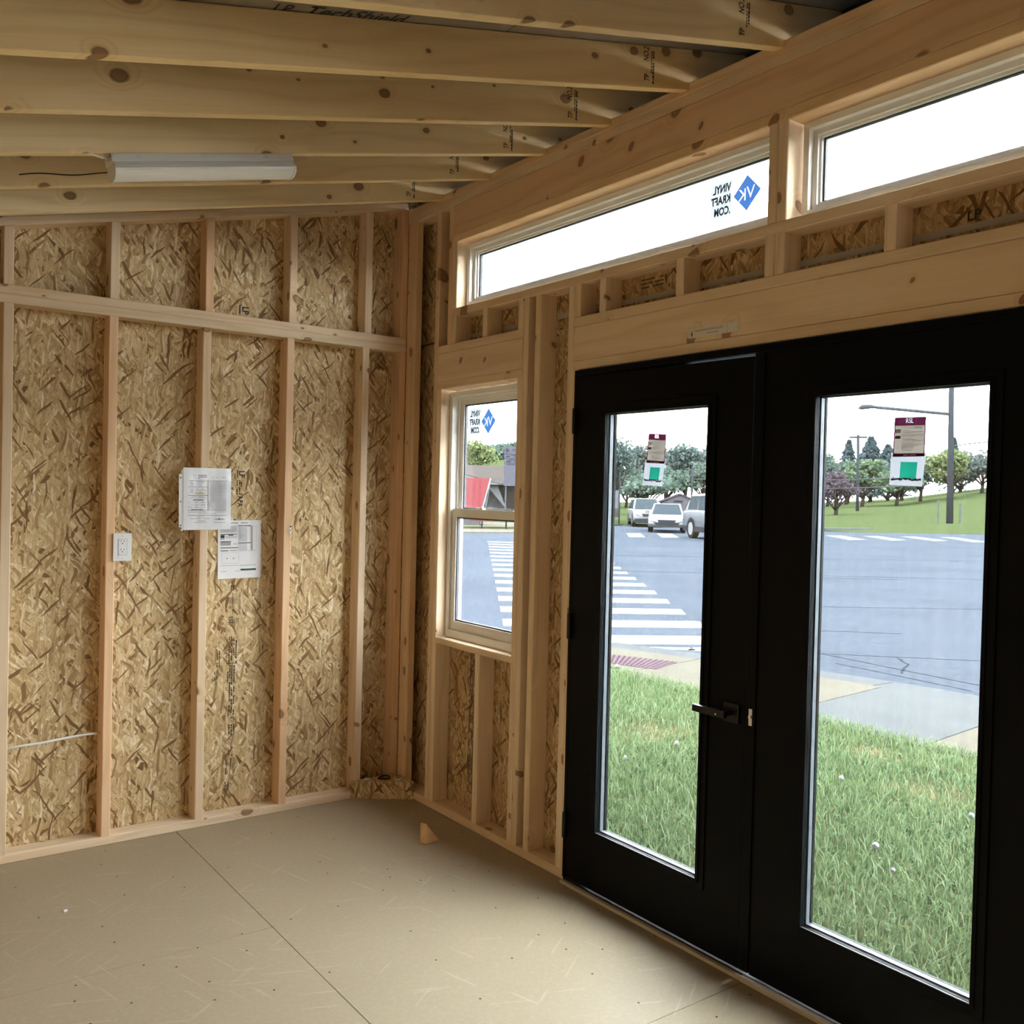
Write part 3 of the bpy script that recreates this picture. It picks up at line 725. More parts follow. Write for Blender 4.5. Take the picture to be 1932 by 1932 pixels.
# ================================================================== things in the room
# window stickers (printed to be read from outside, so mirrored from in here)
def vk_sticker(cy, cz, x, label, film=None):
    t = empty('window_sticker', (x, cy, cz), label=label, cat='sticker', group='blue diamond window stickers')
    if film: MB().add([(x-.0002, film[0], film[2]), (x-.0002, film[1], film[2]), (x-.0002, film[1], film[3]), (x-.0002, film[0], film[3])], [(0, 1, 2, 3)]).build('sky_dimming_film', FILM, t, fix=False)  # sheet added to dim the sky behind the dark lettering
    r = .0605
    F0 = lambda y, z: frame((x-.0011, y, z), (0, -1, 0), (0, 0, 1))
    me = knockout([(0, r*1.03), (r, 0), (0, -r*1.03), (-r, 0)], [('V', .060, -.034, -.020, 1.0, 0.0), ('K', .060, .001, -.024, 1.0, 0.0)], True)
    me.materials.append(BLUE); link(bpy.data.objects.new('diamond_logo', me), t, F0(cy, cz))
    lettering('lettering', 'V', .060, WHITEINK, F0(cy-.034+.068, cz-.020) if False else F0(cy-.034, cz-.020), t, mirror=True)
    lettering('lettering', 'K', .060, WHITEINK, F0(cy+.001, cz-.024), t, mirror=True)
    for i, s in enumerate(('VINYL', 'KRAFT', '.COM')):
        lettering('lettering', s, .039, NAVYINK, F0(cy+.073, cz+.028-.040*i), t, mirror=True, sx=.76, bold=.0014)
    return t
vk_sticker(-2.161, 2.639, .0985, 'blue diamond logo sticker with mirrored lettering on the long transom pane', (-2.096, -1.995, 2.575, 2.705))
vk_sticker(-.630, 1.926, .0985, 'blue diamond logo sticker with mirrored lettering on the tall hung window', (-.563, -.465, 1.86, 1.995))

# door stickers: printed card above a folded-down flap
def door_sticker(pts, label, seed):
    """pts: (y,z) of top-left, top-right, card bottom-right, card bottom-left, flap bottom-right, flap bottom-left"""
    x = XI+.0105; r = random.Random(seed)
    tl, tr, br, bl, fr, fl = [Vector((x, a, b)) for a, b in pts]
    t = empty('door_sticker', bl, label=label, cat='sticker', group='maroon and white door stickers')
    def C(u, v, e=0.0):                       # card coordinates, u right, v down
        q = (tl*(1-u)+tr*u)*(1-v)+(bl*(1-u)+br*u)*v; q.x -= e; return q
    def Fl(u, v, e=0.0):
        a = bl*1.0+Vector((0, .006, .012)); b = br*1.0+Vector((0, -.003, .010))
        q = (a*(1-u)+b*u)*(1-v)+(fl*(1-u)+fr*u)*v; q.x -= e; return q
    def sheet(fn, u0, u1, v0, v1, e, mi, mb, th=.0):
        n = 4
        vs = [fn(u0+(u1-u0)*i/n, v, e+(.0012*math.sin(3.1*(u0+(u1-u0)*i/n)*3) if th else 0)) for v in (v0, v1) for i in range(n+1)]
        mb.add(vs, [(i, i+1, i+n+2, i+n+1) for i in range(n)], mi)
    u0, u1, v0, v1 = .30, .79, .28, .78
    mb = MB()
    for a in ((0, 1, 0, v0), (0, u0, v0, v1), (u1, 1, v0, v1), (0, 1, v1, 1)): sheet(Fl, *a, .0, 0, mb)
    mb.build('flap', FLAP, t, fix=False)
    mb = MB(); sheet(Fl, u0, u1, v0, v1, .0003, 0, mb); mb.build('colour_patch', TEAL, t, fix=False)
    mb = MB()                                  # black marker scribble
    for k in range(26):
        u = .08+.84*k/25; c = Fl(u, .80+r.uniform(-.03, .03), .0011); rr = r.uniform(.0022, .0042)
        mb.add([c+Vector((0, rr*math.cos(a), rr*.8*math.sin(a))) for a in [2*math.pi*j/7 for j in range(7)]], [tuple(range(7))])
    mb.build('marker_scribble', DARK, t, fix=False)
    mb = MB()
    for a in ((0, 1, .925, 1), (0, .035, .21, .925), (.965, 1, .21, .925)): sheet(C, *a, .0016, 0, mb)
    mb.build('card_border', MAROON, t, fix=False)
    wv, hv = (tr-tl).length, (tl-bl).length
    me = knockout([(0, 0), (wv, 0), (wv, -.21*hv), (0, -.21*hv)], [('RSL', .0190, .36*wv, -.145*hv, .80, .0005)])
    me.materials.append(MAROON); link(bpy.data.objects.new('card_header', me), t, frame(C(0, 0, .0016), tr-tl, tl-bl))
    lettering('lettering', 'RSL', .0190, WHITEINK, frame(C(.36, .145, .0016), tr-tl, tl-bl), t, sx=.80, bold=.0007)
    mb = MB(); sheet(C, .035, .965, .21, .925, .0016, 0, mb); mb.build('card_panel', CARDPAPER, t, fix=False)
    mb = MB()
    v = .25
    while v < .89:
        dashes(mb, .27, r.choice((.62, .78, .92)), v, .012, lambda u, w: C(u, w, .0025), 0, .92, .03, .12, r)
        v += .034 if r.random() < .75 else .055
    mb.build('fine_print', INKG, t, fix=False)
    mb = MB()
    sheet(C, .05, .22, .30, .40, .0025, 0, mb); sheet(C, .05, .22, .47, .54, .0025, 1, mb)
    sheet(C, .09, .18, .34, .40, .0029, 2, mb)
    mb.build('small_pictures', [INKG, INK, INKL], t, fix=False)
    mb = MB(); dashes(mb, .28, .74, .955, .014, lambda u, w: C(u, w, .0025), 0, .9, .02, .08, r); mb.build('fine_print', INKL, t, fix=False)
    return t
door_sticker([(-1.8163, 1.815), (-1.9084, 1.8115), (-1.8992, 1.7021), (-1.8065, 1.7072), (-1.8889, 1.6201), (-1.7887, 1.6244)], 'maroon and grey card with green patched flap on the left door glass', 1)
door_sticker([(-2.8051, 1.8223), (-2.9002, 1.8203), (-2.8985, 1.7101), (-2.8023, 1.7104), (-2.8935, 1.6261), (-2.7935, 1.63)], 'maroon and grey card with green patched flap on the right door glass', 2)

# white part label on the door header
t = empty('header_label', (-.001, -2.11, 2.143), label='small white part number label stuck on the header above the doors', cat='label')
xl = -.0012; y0, y1, z0, z1 = -1.997, -2.223, 2.143, 2.175
n = 6; pts = []
for (cy, cz, a0) in ((y1+.005, z0+.005, 180), (y0-.005, z0+.005, 270), (y0-.005, z1-.005, 0), (y1+.005, z1-.005, 90)):
    for k in range(n):
        a = math.radians(a0+90*k/(n-1)); pts.append((xl, cy+.005*math.cos(a), cz+.005*math.sin(a)))
MB().prism(pts, (.0010, 0, 0)).build('label_sheet', LABELPAPER, t)
lettering('lettering', 'PV01-052747-MB-300-STDR10x16-STD', .0098, INK, frame((xl-.0004, -2.028, 2.1625), (0, -1, 0), (0, 0, 1)), t, sx=.80)
mb = MB(); P = lambda a, z: (xl-.0004, -a, z)
dashes(mb, 2.085, 2.135, 2.1525, .002, P, 0, .95, .004, .010, rs)
mb.add([P(2.175, 2.145), P(2.1758, 2.145), P(2.1758, 2.1735), P(2.175, 2.1735)], [(0, 1, 2, 3)])
for a in (2.0, 2.217): mb.add([P(a, 2.158), P(a+.007, 2.158), P(a+.007, 2.1588), P(a, 2.1588)], [(0, 1, 2, 3)])
for k in range(3):
    w = .0052-.0012*k; z = 2.150+.0055*k
    mb.add([P(2.0155-w, z), P(2.0155+w, z), P(2.0155, z+.0085)], [(0, 1, 2)])
mb.add([P(2.0147, 2.1455), P(2.0163, 2.1455), P(2.0163, 2.150), P(2.0147, 2.150)], [(0, 1, 2, 3)])
mb.build('label_print', INK, t, fix=False).__setitem__('kind', 'stuff')

# papers on the left wall
def paper(W, w, h, rows, label, name='paper_sheet', curl=.0):
    loc = W @ Vector((w/2, -h, 0))
    t = empty(name, loc, label=label, cat='paper', group='order papers on the left wall')
    n = 6
    mb = MB(); vs = []
    for j in range(n+1):
        for i in range(n+1):
            u, v = i/n, j/n; z = curl*(math.sin(3.0*u+1.5*v)*.5+(v**3)*1.4*(u-.3))
            vs.append(W @ Vector((u*w, -v*h, z)))
    mb.add(vs, [(j*(n+1)+i, (j+1)*(n+1)+i, (j+1)*(n+1)+i+1, j*(n+1)+i+1) for j in range(n) for i in range(n)])
    mb.build('sheet', PAPER, t, fix=False)
    MB().prism([W @ Vector(q) for q in ((.001, -.001, -.0015), (w-.001, -.001, -.0015), (w-.001, -h+.001, -.0015), (.001, -h+.001, -.0015))], W.to_3x3() @ Vector((0, 0, -.0006))).build('backing_sheet', PAPER, t)
    mb = MB()
    for kind, a in rows:
        if kind == 'bar':
            u0, u1, v0, v1, mi = a
            mb.add([W @ Vector((q[0]*w, -q[1]*h, .0012+curl)) for q in ((u0, v0), (u0, v1), (u1, v1), (u1, v0))], [(0, 1, 2, 3)], mi)
        else:
            u0, u1, v, hh, mi = a
            dashes(mb, u0, u1, v, hh, lambda u, vv: W @ Vector((u*w, -vv*h, .0012+curl)), mi, .88, .02, .08, rs)
    mb.build('print', [INK, INKG, INKL, YELLOW, GREENINK], t, fix=False)
    return t
r1 = []
for v in (.115, .14, .165): r1 += [('txt', (.30, .30+rs.uniform(.10, .22), v, .010, 0)), ('txt', (.20, .27, v, .006, 1))]
r1 += [('txt', (.60, .72, .145, .008, 1)), ('txt', (.80, .88, .15, .008, 1))]
r1 += [('bar', (.12, .92, .203, .208, 0)), ('bar', (.505, .517, .205, .685, 0)), ('bar', (.10, .505, .305, .311, 0)), ('bar', (.10, .505, .440, .446, 0)), ('bar', (.09, .90, .682, .688, 0)), ('bar', (.09, .90, .765, .770, 0))]
for v in (.215, .235, .255, .275, .335, .355, .375, .395): r1 += [('txt', (.14, .21, v, .009, 1)), ('txt', (.25, .25+rs.uniform(.12, .22), v, .009, 1))]
r1 += [('bar', (.24, .44, .402, .424, 3)), ('txt', (.28, .40, .407, .010, 1))]
r1 += [('txt', (.18, .44, .455, .011, 1)), ('txt', (.14, .46, .480, .009, 1)), ('txt', (.20, .42, .512, .014, 0))]
for v in (.553, .592, .630): r1 += [('txt', (.10, .19, v, .009, 1)), ('txt', (.23, .31, v, .011, 1)), ('txt', (.37, .46, v, .011, 1))]
r1 += [('txt', (.16, .40, .668, .009, 0))]
r1 += [('bar', (.53, .90, .215, .677, 2))]
for k in range(18): r1.append(('txt', (.545, rs.choice((.66, .74, .84, .88)), .222+k*.025, .005, 1)))
for k in range(19): r1.append(('bar', (.53, .90, .214+k*.0255, .2155+k*.0255, 1)))
for u in (.78, .84): r1.append(('bar', (u, u+.003, .215, .677, 1)))
for v, a, b in ((.708, .10, .88), (.735, .32, .68), (.79, .24, .44), (.815, .15, .55), (.85, .30, .46), (.875, .22, .48), (.88, .64, .88)): r1.append(('txt', (a, b, v, .009, 1)))
r1 += [('txt', (.66, .86, .822, .022, 1)), ('bar', (.735, .765, .815, .835, 0))]
W1 = frame((-1.147, -.007, 1.664), (1, 0, .012), (-.012, 0, 1))
sl = paper(W1, .221, .284, r1, 'printed order form in a glossy punched sleeve pinned to a stud', 'document_sleeve', .0)
mb = MB(); e = [(-.018, -.03), (-.001, -.03), (-.001, -.272), (-.018, -.272)]
mb.prism([W1 @ Vector((a, b, -.003)) for a, b in e], W1.to_3x3() @ Vector((0, 0, -.0006))); mb.prism([W1 @ Vector((a, b, -.002)) for a, b in ((-.007, -.010), (0, -.010), (0, -.289), (-.007, -.289))], W1.to_3x3() @ Vector((0, 0, -.0006)))
mb.build('binding_strip', WHITEPLASTIC, sl)
for v in (-.047, -.155, -.263):
    MB().disc(W1 @ Vector((-.0105, v, -.0012)), (1, 0, 0), (0, 0, 1), .0032, 10).build('punch_hole', DARK, sl, fix=False)
def clear_gloss():
    m, nt, out = newmat('glossy_sleeve')
    t = node(nt, 'ShaderNodeBsdfTransparent'); g = node(nt, 'ShaderNodeBsdfGlossy'); g.inputs['Roughness'].default_value = .12
    mx = node(nt, 'ShaderNodeMixShader'); mx.inputs[0].default_value = .07
    L(nt, t.outputs[0], mx.inputs[1]); L(nt, g.outputs[0], mx.inputs[2]); L(nt, mx.outputs[0], out.inputs[0]); return m
mb = MB(); n = 14; vs = []
for j in range(n+1):
    for i in range(n+1):
        u, v = i/n, j/n; vs.append(W1 @ Vector((u*.2215, -v*.2845, .0022+.0016*math.sin(9*u+5*v)*math.sin(7*v+2)+.001*math.sin(17*u))))
mb.add(vs, [(j*(n+1)+i, (j+1)*(n+1)+i, (j+1)*(n+1)+i+1, j*(n+1)+i+1) for j in range(n) for i in range(n)])
mb.build('clear_front', clear_gloss(), sl, fix=False, smooth=True)
r2 = [('txt', (.28, .45, .035, .02, 1)), ('txt', (.52, .68, .035, .02, 1)), ('txt', (.75, .9, .03, .006, 2)),
      ('bar', (.05, .44, .085, .21, 2)), ('bar', (.06, .44, .233, .245, 0)), ('bar', (.06, .15, .25, .30, 0)), ('bar', (.06, .15, .31, .322, 0)), ('bar', (.17, .44, .262, .31, 2)), ('bar', (.24, .35, .25, .262, 0)),
      ('bar', (.06, .30, .36, .372, 0)), ('bar', (.06, .29, .375, .43, 1)), ('bar', (.35, .44, .39, .42, 2)), ('bar', (.06, .46, .465, .477, 0)), ('bar', (.06, .24, .515, .527, 0)), ('bar', (.27, .44, .512, .527, 1)),
      ('bar', (.46, .76, .088, .10, 0)), ('bar', (.46, .67, .11, .37, 2)), ('bar', (.76, .80, .10, .52, 1)), ('bar', (.46, .76, .385, .397, 0)), ('bar', (.46, .67, .40, .52, 2)), ('bar', (.67, .88, .10, .103, 1)), ('bar', (.88, .883, .09, .53, 1)), ('bar', (.46, .88, .525, .53, 1)),
      ('bar', (.09, .48, .555, .558, 1)), ('bar', (.09, .48, .735, .738, 1)), ('bar', (.09, .093, .555, .738, 1)), ('bar', (.477, .48, .555, .738, 1)), ('bar', (.20, .225, .645, .66, 0)), ('bar', (.345, .37, .645, .66, 0)),
      ('bar', (.07, .48, .772, .778, 1)), ('bar', (.50, .88, .765, .79, 2)), ('bar', (.52, .88, .838, .868, 4)), ('txt', (.6, .8, .848, .008, 2)), ('txt', (.07, .2, .87, .008, 1)), ('txt', (.4, .5, .87, .008, 1)), ('txt', (.18, .24, .92, .012, 1))]
for v in (.115, .135, .155, .175, .195): r2.append(('txt', (.07, .42, v, .006, 1)))
for k in range(12): r2.append(('txt', (.47, rs.choice((.56, .62, .66)), .118+k*.02, .005, 1)))
W2 = frame((-.952, .0862, 1.421), (1, 0, .012), (-.012, 0, 1))
paper(W2, .213, .279, r2, 'printed sheet with a small floor plan stapled to the strand board', curl=.0008)

# wall outlet beside a stud
t = empty('wall_outlet', (-1.4045, 0, 1.245), label='white double power outlet mounted beside a stud on the left wall', cat='outlet')
cx, cz = -1.4045, 1.306
MB().box((cx-.029, -.003, cz-.048), (cx+.027, .062, cz+.048)).build('outlet_box', WHITEPLASTIC, t, bevel=.002)
mb = MB().box((cx-.0385, -.010, cz-.061), (cx+.0385, -.003, cz+.061)); mb.build('cover_plate', WHITEPLASTIC, t, bevel=.0025)
mb = MB().box((cx-.0175, -.0118, cz-.034), (cx+.0175, -.009, cz+.034)); mb.build('receptacle', WHITEPLASTIC, t, bevel=.0008)
MB().ring(cx-.019, cx+.019, cz-.0355, cz+.0355, .0013, -.0106, -.0100, lambda u, v, d: (u, d, v)).build('receptacle_gap', INKG, t)
for s in (1, -1):
    zc = cz+.018*s+.002
    for dx, hh in ((-.0065, .0085), (.0065, .0072)): MB().box((cx+dx-.0009, -.0122, zc+.002), (cx+dx+.0009, -.0116, zc+.002+hh)).build('slot', DARK, t)
    MB().tube([(cx, -.0116, zc-.0045), (cx, -.0122, zc-.0045)], .0026, 10).build('ground_hole', DARK, t)
    MB().tube([(cx, -.0098, cz+.049*s), (cx, -.0108, cz+.049*s)], .003, 10).build('cover_screw', plain('painted_screw', (.6, .6, .6), .4), t)

# key on a nail
t = empty('door_key', (-.629, -.006, 1.349), label='small bright steel key hanging on a nail in a stud', cat='key')
mb = MB()
for k in range(14):
    a0, a1 = 2*math.pi*k/14, 2*math.pi*(k+1)/14
    q = lambda a, r: (-.629+r*math.cos(a), -.010, 1.388+r*math.sin(a)*1.05)
    mb.prism([q(a0, .0095), q(a1, .0095), q(a1, .0045), q(a0, .0045)], (0, .002, 0))
mb.build('key_bow', STEEL, t)
mb = MB().prism([(-.632, -.010, 1.380), (-.626, -.010, 1.380), (-.6245, -.010, 1.352), (-.627, -.010, 1.349), (-.629, -.010, 1.353), (-.6305, -.010, 1.357), (-.6285, -.010, 1.361), (-.631, -.010, 1.366), (-.630, -.010, 1.372)], (0, .002, 0)); mb.build('key_blade', STEEL, t)
MB().tube([(-.629, .01, 1.3945), (-.629, -.014, 1.3955)], .0018, 8).tube([(-.629, -.014, 1.3955), (-.629, -.0155, 1.3955)], .004, 8).build('nail', BLACKMETAL, t)

# loose white cable between two studs
t = tag(MB().tube([(-1.842, .050, .466), (-1.78, .048, .471), (-1.70, .046, .474), (-1.60, .045, .483), (-1.52, .046, .487), (-1.473, .046, .486)], .0055, 8).build('white_cable', CABLE, None, origin=(-1.66, .046, .47), smooth=True), 'thin white cable strung low between two left wall studs', 'cable')

# strip light under the third rafter
x0 = -1.744; yl = -1.158; Lf = .604/CS
Wl = Matrix.Translation((x0, yl, ZB(x0)-.0005)) @ Matrix.Rotation(-math.atan(SL), 4, 'Y')
t = empty('strip_light', (x0, yl, ZB(x0)-.07), label='unlit white wraparound strip light fixed under a ceiling rafter', cat='light fixture')
def lprism(poly, a, b, name, mat, smooth=False, bevel=0):
    mb = MB(); mb.prism([(a, q[0], q[1]) for q in poly], (b-a, 0, 0)); mb.v = [tuple(Wl @ Vector(q)) for q in mb.v]
    return mb.build(name, mat, t, bevel=bevel)
lprism([(.004, 0), (.080, 0), (.085, -.026), (0, -.026)], 0, Lf, 'fixture_body', LEDWHITE, bevel=.0015)
lprism([(.001, -.026), (.084, -.026), (.091, -.041), (-.007, -.041)], .004, Lf-.004, 'fixture_rail', LEDWHITE, bevel=.001)
lens = [(-.006, -.041)]+[(.042+.052*math.cos(math.radians(a)), -.048-.030*max(0, math.sin(math.radians(a-180))) if True else 0) for a in range(180, 361, 15)]+[(.090, -.041)]
lprism(lens, .008, Lf-.008, 'diffuser', LENS)
for a, b in ((0, .008), (Lf-.008, Lf)):
    lprism([(q[0]+(-.0015 if q[0] < .042 else .0015), q[1]-(.0015 if q[1] < -.05 else 0)) for q in lens], a, b, 'end_cap', LEDWHITE)
for u in (.085, .30, .52):
    mb = MB(); mb.disc((u, .0035+.0, -.013), (1, 0, 0), (0, .0, 1), .009, 14); mb.v = [tuple(Wl @ Vector((q[0], .0017-.0004, q[2]))) for q in mb.v]; mb.build('knockout', plain('enamel_knockout', (.66, .64, .60), .4), t, fix=False)
mb = MB().tube([tuple(Wl @ Vector(q)) for q in ((0, .02, -.012), (-.010, .016, -.018), (-.016, .02, -.006))], .007, 8); mb.build('cable_clamp', STEEL, t)
MB().tube([tuple(Wl @ Vector(q)) for q in ((-.012, .018, -.012), (-.03, .018, -.008), (-.065, .02, .004))], .0035, 8).build('supply_cable', CABLE, t)

# corner box of strand board offcuts with a black ring on it
A, B = Vector((-.270, -.002, 0)), Vector((-.006, -.181, 0)); dv = (B-A).normalized(); nv = Vector((dv.y, -dv.x, 0))
if nv.dot(Vector((-1, -1, 0))) < 0: nv = -nv
t = empty('corner_offcut', (A+B)/2, label='short strand board offcut standing across the far floor corner', cat='board offcut')
Wc = frame(A, dv, (0, 0, 1)); mb = MB().box((0, 0, -.011), ((B-A).length, .091, 0)); mb.build('front_board', OSB, t, W=Wc, bevel=.001)
mb = MB(); mb.prism([A-nv*.012+Vector((0, 0, .079)), B-nv*.012+Vector((0, 0, .079)), Vector((-.004, -.004, .079))], (0, 0, .011)); mb.build('top_board', OSB, t)
c = (A+B)/2-nv*.052+Vector((.006, .0, .0945))
mb = MB(); N = 24
rp = [c+Vector((.031*math.cos(2*math.pi*k/N), .026*math.sin(2*math.pi*k/N), .003*math.sin(4*math.pi*k/N))) for k in range(N+1)]
tag(mb.tube(rp, .0042, 8, cap=False).build('rubber_ring', plain('black_rubber', (.008, .007, .006), .5), None, origin=c, smooth=True), 'black rubber ring lying on the corner offcut', 'ring')
c2 = (A+B)/2-nv*.030+dv*-.085+Vector((0, 0, .0905))
tag(MB().prism([c2+Vector((-.014, -.01, 0)), c2+Vector((.016, -.014, 0)), c2+Vector((.02, .008, 0)), c2+Vector((-.008, .012, 0))], (0, 0, .005)).build('paper_scrap', PAPER, None, origin=c2), 'small white scrap left of the ring on the corner offcut', 'scrap')
c2 = (A+B)/2-nv*.030+dv*.075+Vector((0, 0, .0905))
tag(MB().prism([c2+Vector((-.016, -.008, 0)), c2+Vector((.014, -.012, 0)), c2+Vector((.018, .006, 0)), c2+Vector((-.010, .010, 0))], (0, 0, .004)).build('paper_scrap', PAPER, None, origin=c2), 'small white scrap right of the ring on the corner offcut', 'scrap')
# wedge of lumber on the floor
b0, b1, a0 = Vector((-.269, -.746, 0)), Vector((-.195, -.742, 0)), Vector((-.281, -.714, 0))
mb = MB(); mb.prism([b0, b1, b0+Vector((0, 0, .092))], a0-b0)
wdg = mb.build('wood_wedge', WOOD, None, W=None, origin=b0, bevel=.0015, color=(1.0, .80, .62)); tag(wdg, 'small triangular wood wedge standing on the floor near the corner', 'wood wedge')
# white chip on the floor
c = Vector((-1.965, -1.06, 0))
c = Vector((-1.73, -.603, 0))
tag(MB().prism([c+Vector((-.006, -.003, 0)), c+Vector((.005, -.004, 0)), c+Vector((.008, .003, 0)), c+Vector((-.002, .005, 0))], (0, 0, .006)).build('wood_chip', PAPER, None, origin=c), 'tiny pale chip lying alone on the brown floor', 'wood chip')

# ================================================================== outside
G = -.13
def ground_material(name, c1, c2, scale, c3=None, rough=.9):
    m, nt, out = newmat(name); tc = node(nt, 'ShaderNodeTexCoord'); p = tc.outputs['Object']
    n1 = noise(nt, p, scale, 5, .65); n2 = noise(nt, p, scale*22, 2, .6)
    c = mix(nt, mapr(nt, n1.outputs[0], .3, .7), (*c1, 1), (*c2, 1))
    c = mix(nt, mapr(nt, n2.outputs[0], .35, .75, 0, .5), c, (*(c3 or [x*1.25 for x in c2]), 1))
    principled(nt, out, c, rough, 0, 0.0); return m
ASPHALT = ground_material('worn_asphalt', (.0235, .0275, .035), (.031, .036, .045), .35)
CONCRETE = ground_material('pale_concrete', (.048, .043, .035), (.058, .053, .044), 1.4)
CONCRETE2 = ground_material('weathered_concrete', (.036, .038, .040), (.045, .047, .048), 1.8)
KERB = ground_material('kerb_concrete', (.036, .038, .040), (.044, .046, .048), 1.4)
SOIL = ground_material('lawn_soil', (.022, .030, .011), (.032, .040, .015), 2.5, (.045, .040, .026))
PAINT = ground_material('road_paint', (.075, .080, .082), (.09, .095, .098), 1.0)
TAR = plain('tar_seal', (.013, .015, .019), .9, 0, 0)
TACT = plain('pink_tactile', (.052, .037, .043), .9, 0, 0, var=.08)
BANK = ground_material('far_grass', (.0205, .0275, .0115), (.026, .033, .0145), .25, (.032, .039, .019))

road = tag(MB().add([(-40, -80, G), (170, -80, G), (170, 170, G), (-40, 170, G)], [(0, 1, 2, 3)]).build('road', ASPHALT, None, origin=(0, 0, G), fix=False), kind='structure')
# crosswalk bars
def strip(name, q, mat, parent, z=.004, o=None):
    pts = [(a, b, G+z) for a, b in q]
    return MB().prism([(a, b, G+.0005) for a, b in q], (0, 0, z)).build(name, mat, parent, origin=(q[0][0], q[0][1], G))
for k in range(-1, 15):
    lx, ly = 5.096+.812*k+.004*k*k, 6.113+1.186*k+.006*k*k
    rx, ry = 7.471+.840*k+.0022*k*k, 4.680+1.130*k+.0030*k*k
    wx, wy = -.46, -.53; wl_, wm = -.40, -.58
    strip('crosswalk_bar', [(lx, ly), (rx, ry), (rx+wx, ry+wy), (lx+wl_, ly+wm)], PAINT, road)
strip('kerb_line', [(4.55, 3.85), (5.62, 3.10), (5.50, 2.95), (4.42, 3.72)], PAINT, road)
strip('kerb_line', [(5.60, 3.12), (6.55, 2.72), (6.50, 2.62), (5.52, 2.98)], PAINT, road)
strip('kerb_line', [(5.53, 3.05), (5.95, 2.05), (5.88, 2.03), (5.44, 3.0)], PAINT, road)
fx = [((28.97, 28.97), (29.85, 28.89), (26.87, 25.53), (26.01, 25.65)), ((30.49, 28.44), (31.43, 28.35), (28.29, 24.82), (27.36, 24.96)),
      ((39.83, 25.42), (41.01, 25.28), (37.70, 21.69), (36.10, 21.43)), ((46.53, 22.91), (47.42, 22.50), (43.08, 18.53), (41.68, 18.55))]
for q in fx: strip('crosswalk_bar', q, PAINT, road, .006)
for dx, dy in ((2.15, -.80), (4.35, -1.62)): strip('crosswalk_bar', [(a+dx, b+dy) for a, b in fx[2]], PAINT, road, .006)
strip('crosswalk_bar', [(37.2, 26.1), (38.2, 25.9), (35.0, 22.1), (33.8, 22.2)], PAINT, road, .006)
strip('crosswalk_bar', [(49.5, 21.8), (50.4, 21.4), (45.6, 17.6), (44.6, 17.9)], PAINT, road, .006)
# tar seams and cracks in the road
seams = [((16.4, 16.24), (26.92, 10.416)), ((12.43, 11.9), (19.55, 6.7)), ((10.0, 5.5), (13.18, 3.5)), ((8.26, 3.28), (9.04, 2.57)), ((6.64, 2.12), (7.9, .87)), ((6.65, 2.12), (6.44, .15)), ((6.24, 1.63), (6.11, .09)), ((14.5, 9.6), (17.3, 7.6)), ((6.9, 1.2), (6.35, .95)), ((7.2, 1.5), (6.9, 1.2)), ((19.0, 21.0), (24.5, 18.0)), ((7.5, 9.4), (8.8, 8.4)), ((9.4, 12.0), (10.9, 11.0)), ((11.6, 15.3), (14.0, 13.8))]
for (a, b) in seams:
    d = Vector((b[0]-a[0], b[1]-a[1])); n2 = Vector((-d.y, d.x)).normalized(); dist = Vector(a).length
    w = .012+.0016*dist; m = 8; pts = []
    for i in range(m+1):
        f = i/m; j = n2*random.uniform(-1, 1)*.012*dist*.12
        pts.append(Vector((a[0]+d.x*f, a[1]+d.y*f))+j)
    mb = MB()
    for i in range(m): mb.add([(*(pts[i]-n2*w/2), G+.002), (*(pts[i+1]-n2*w/2), G+.002), (*(pts[i+1]+n2*w/2), G+.002), (*(pts[i]+n2*w/2), G+.002)], [(0, 1, 2, 3)])
    mb.build('tar_seam', TAR, road, origin=(pts[0].x, pts[0].y, G), fix=False)

# sidewalk slabs, kerb and tactile paving
walk = empty('sidewalk', (4.5, 1, G), kind='structure')
far_in = lambda y: 5.40-.040*(y+.4)-.082*max(0, y+.4)**1.6 if y < 4 else 3.6          # inner kerb line
far_out = lambda y: far_in(y)+.36+.02*y
near = lambda y: 3.68+.02*math.sin(2*y)
def slab(y0, y1, mat, sk0=0.0, sk1=0.0, name='concrete_slab'):
    g = .006; n = 4; a = []; b = []
    for i in range(n+1):
        y = y0-g+(y1-y0+2*g)*i/n
        s = sk0*(1-i/n)+sk1*i/n
        a.append((near(y), y-s*.5, G)); b.append((far_in(y)-.006, y+s*.5, G))
    mb = MB(); mb.prism(a+b[::-1], (0, 0, .05)); return mb.build(name, mat, walk, origin=(4.4, y0, G), bevel=.006)
YJ = [3.35, 2.26, .42, -.76, -1.94, -3.12, -4.3]
for i in range(len(YJ)-1): slab(YJ[i], YJ[i+1], CONCRETE2 if i == 2 else CONCRETE, .16 if i else .35, .16)
for y0, y1 in ((4.4, 2.40), (2.39, .60), (.59, -1.0), (-1.01, -2.6), (-2.61, -4.3)):
    mb = MB(); n = 5; ys = [y0+(y1-y0)*i/n for i in range(n+1)]
    mb.prism([(far_in(y)+.004, y, G) for y in ys]+[(far_out(y), y, G) for y in ys[::-1]], (0, 0, .045)); mb.build('kerb_stone', KERB, walk, origin=(far_in(y0), y0, G), bevel=.01)
tp = [Vector((4.237, 2.966)), Vector((4.546, 2.313)), Vector((4.07, 2.131)), Vector((3.884, 2.58))]
tp[0] = tp[0]+(tp[0]-tp[1])*.8; tp[3] = tp[3]+(tp[3]-tp[2])*.9
tact = MB().prism([(*q, G+.02) for q in tp], (0, 0, .036)).build('tactile_panel', TACT, walk, origin=(*tp[2], G), bevel=.002)
mb = MB(); nu, nv_ = 22, 10
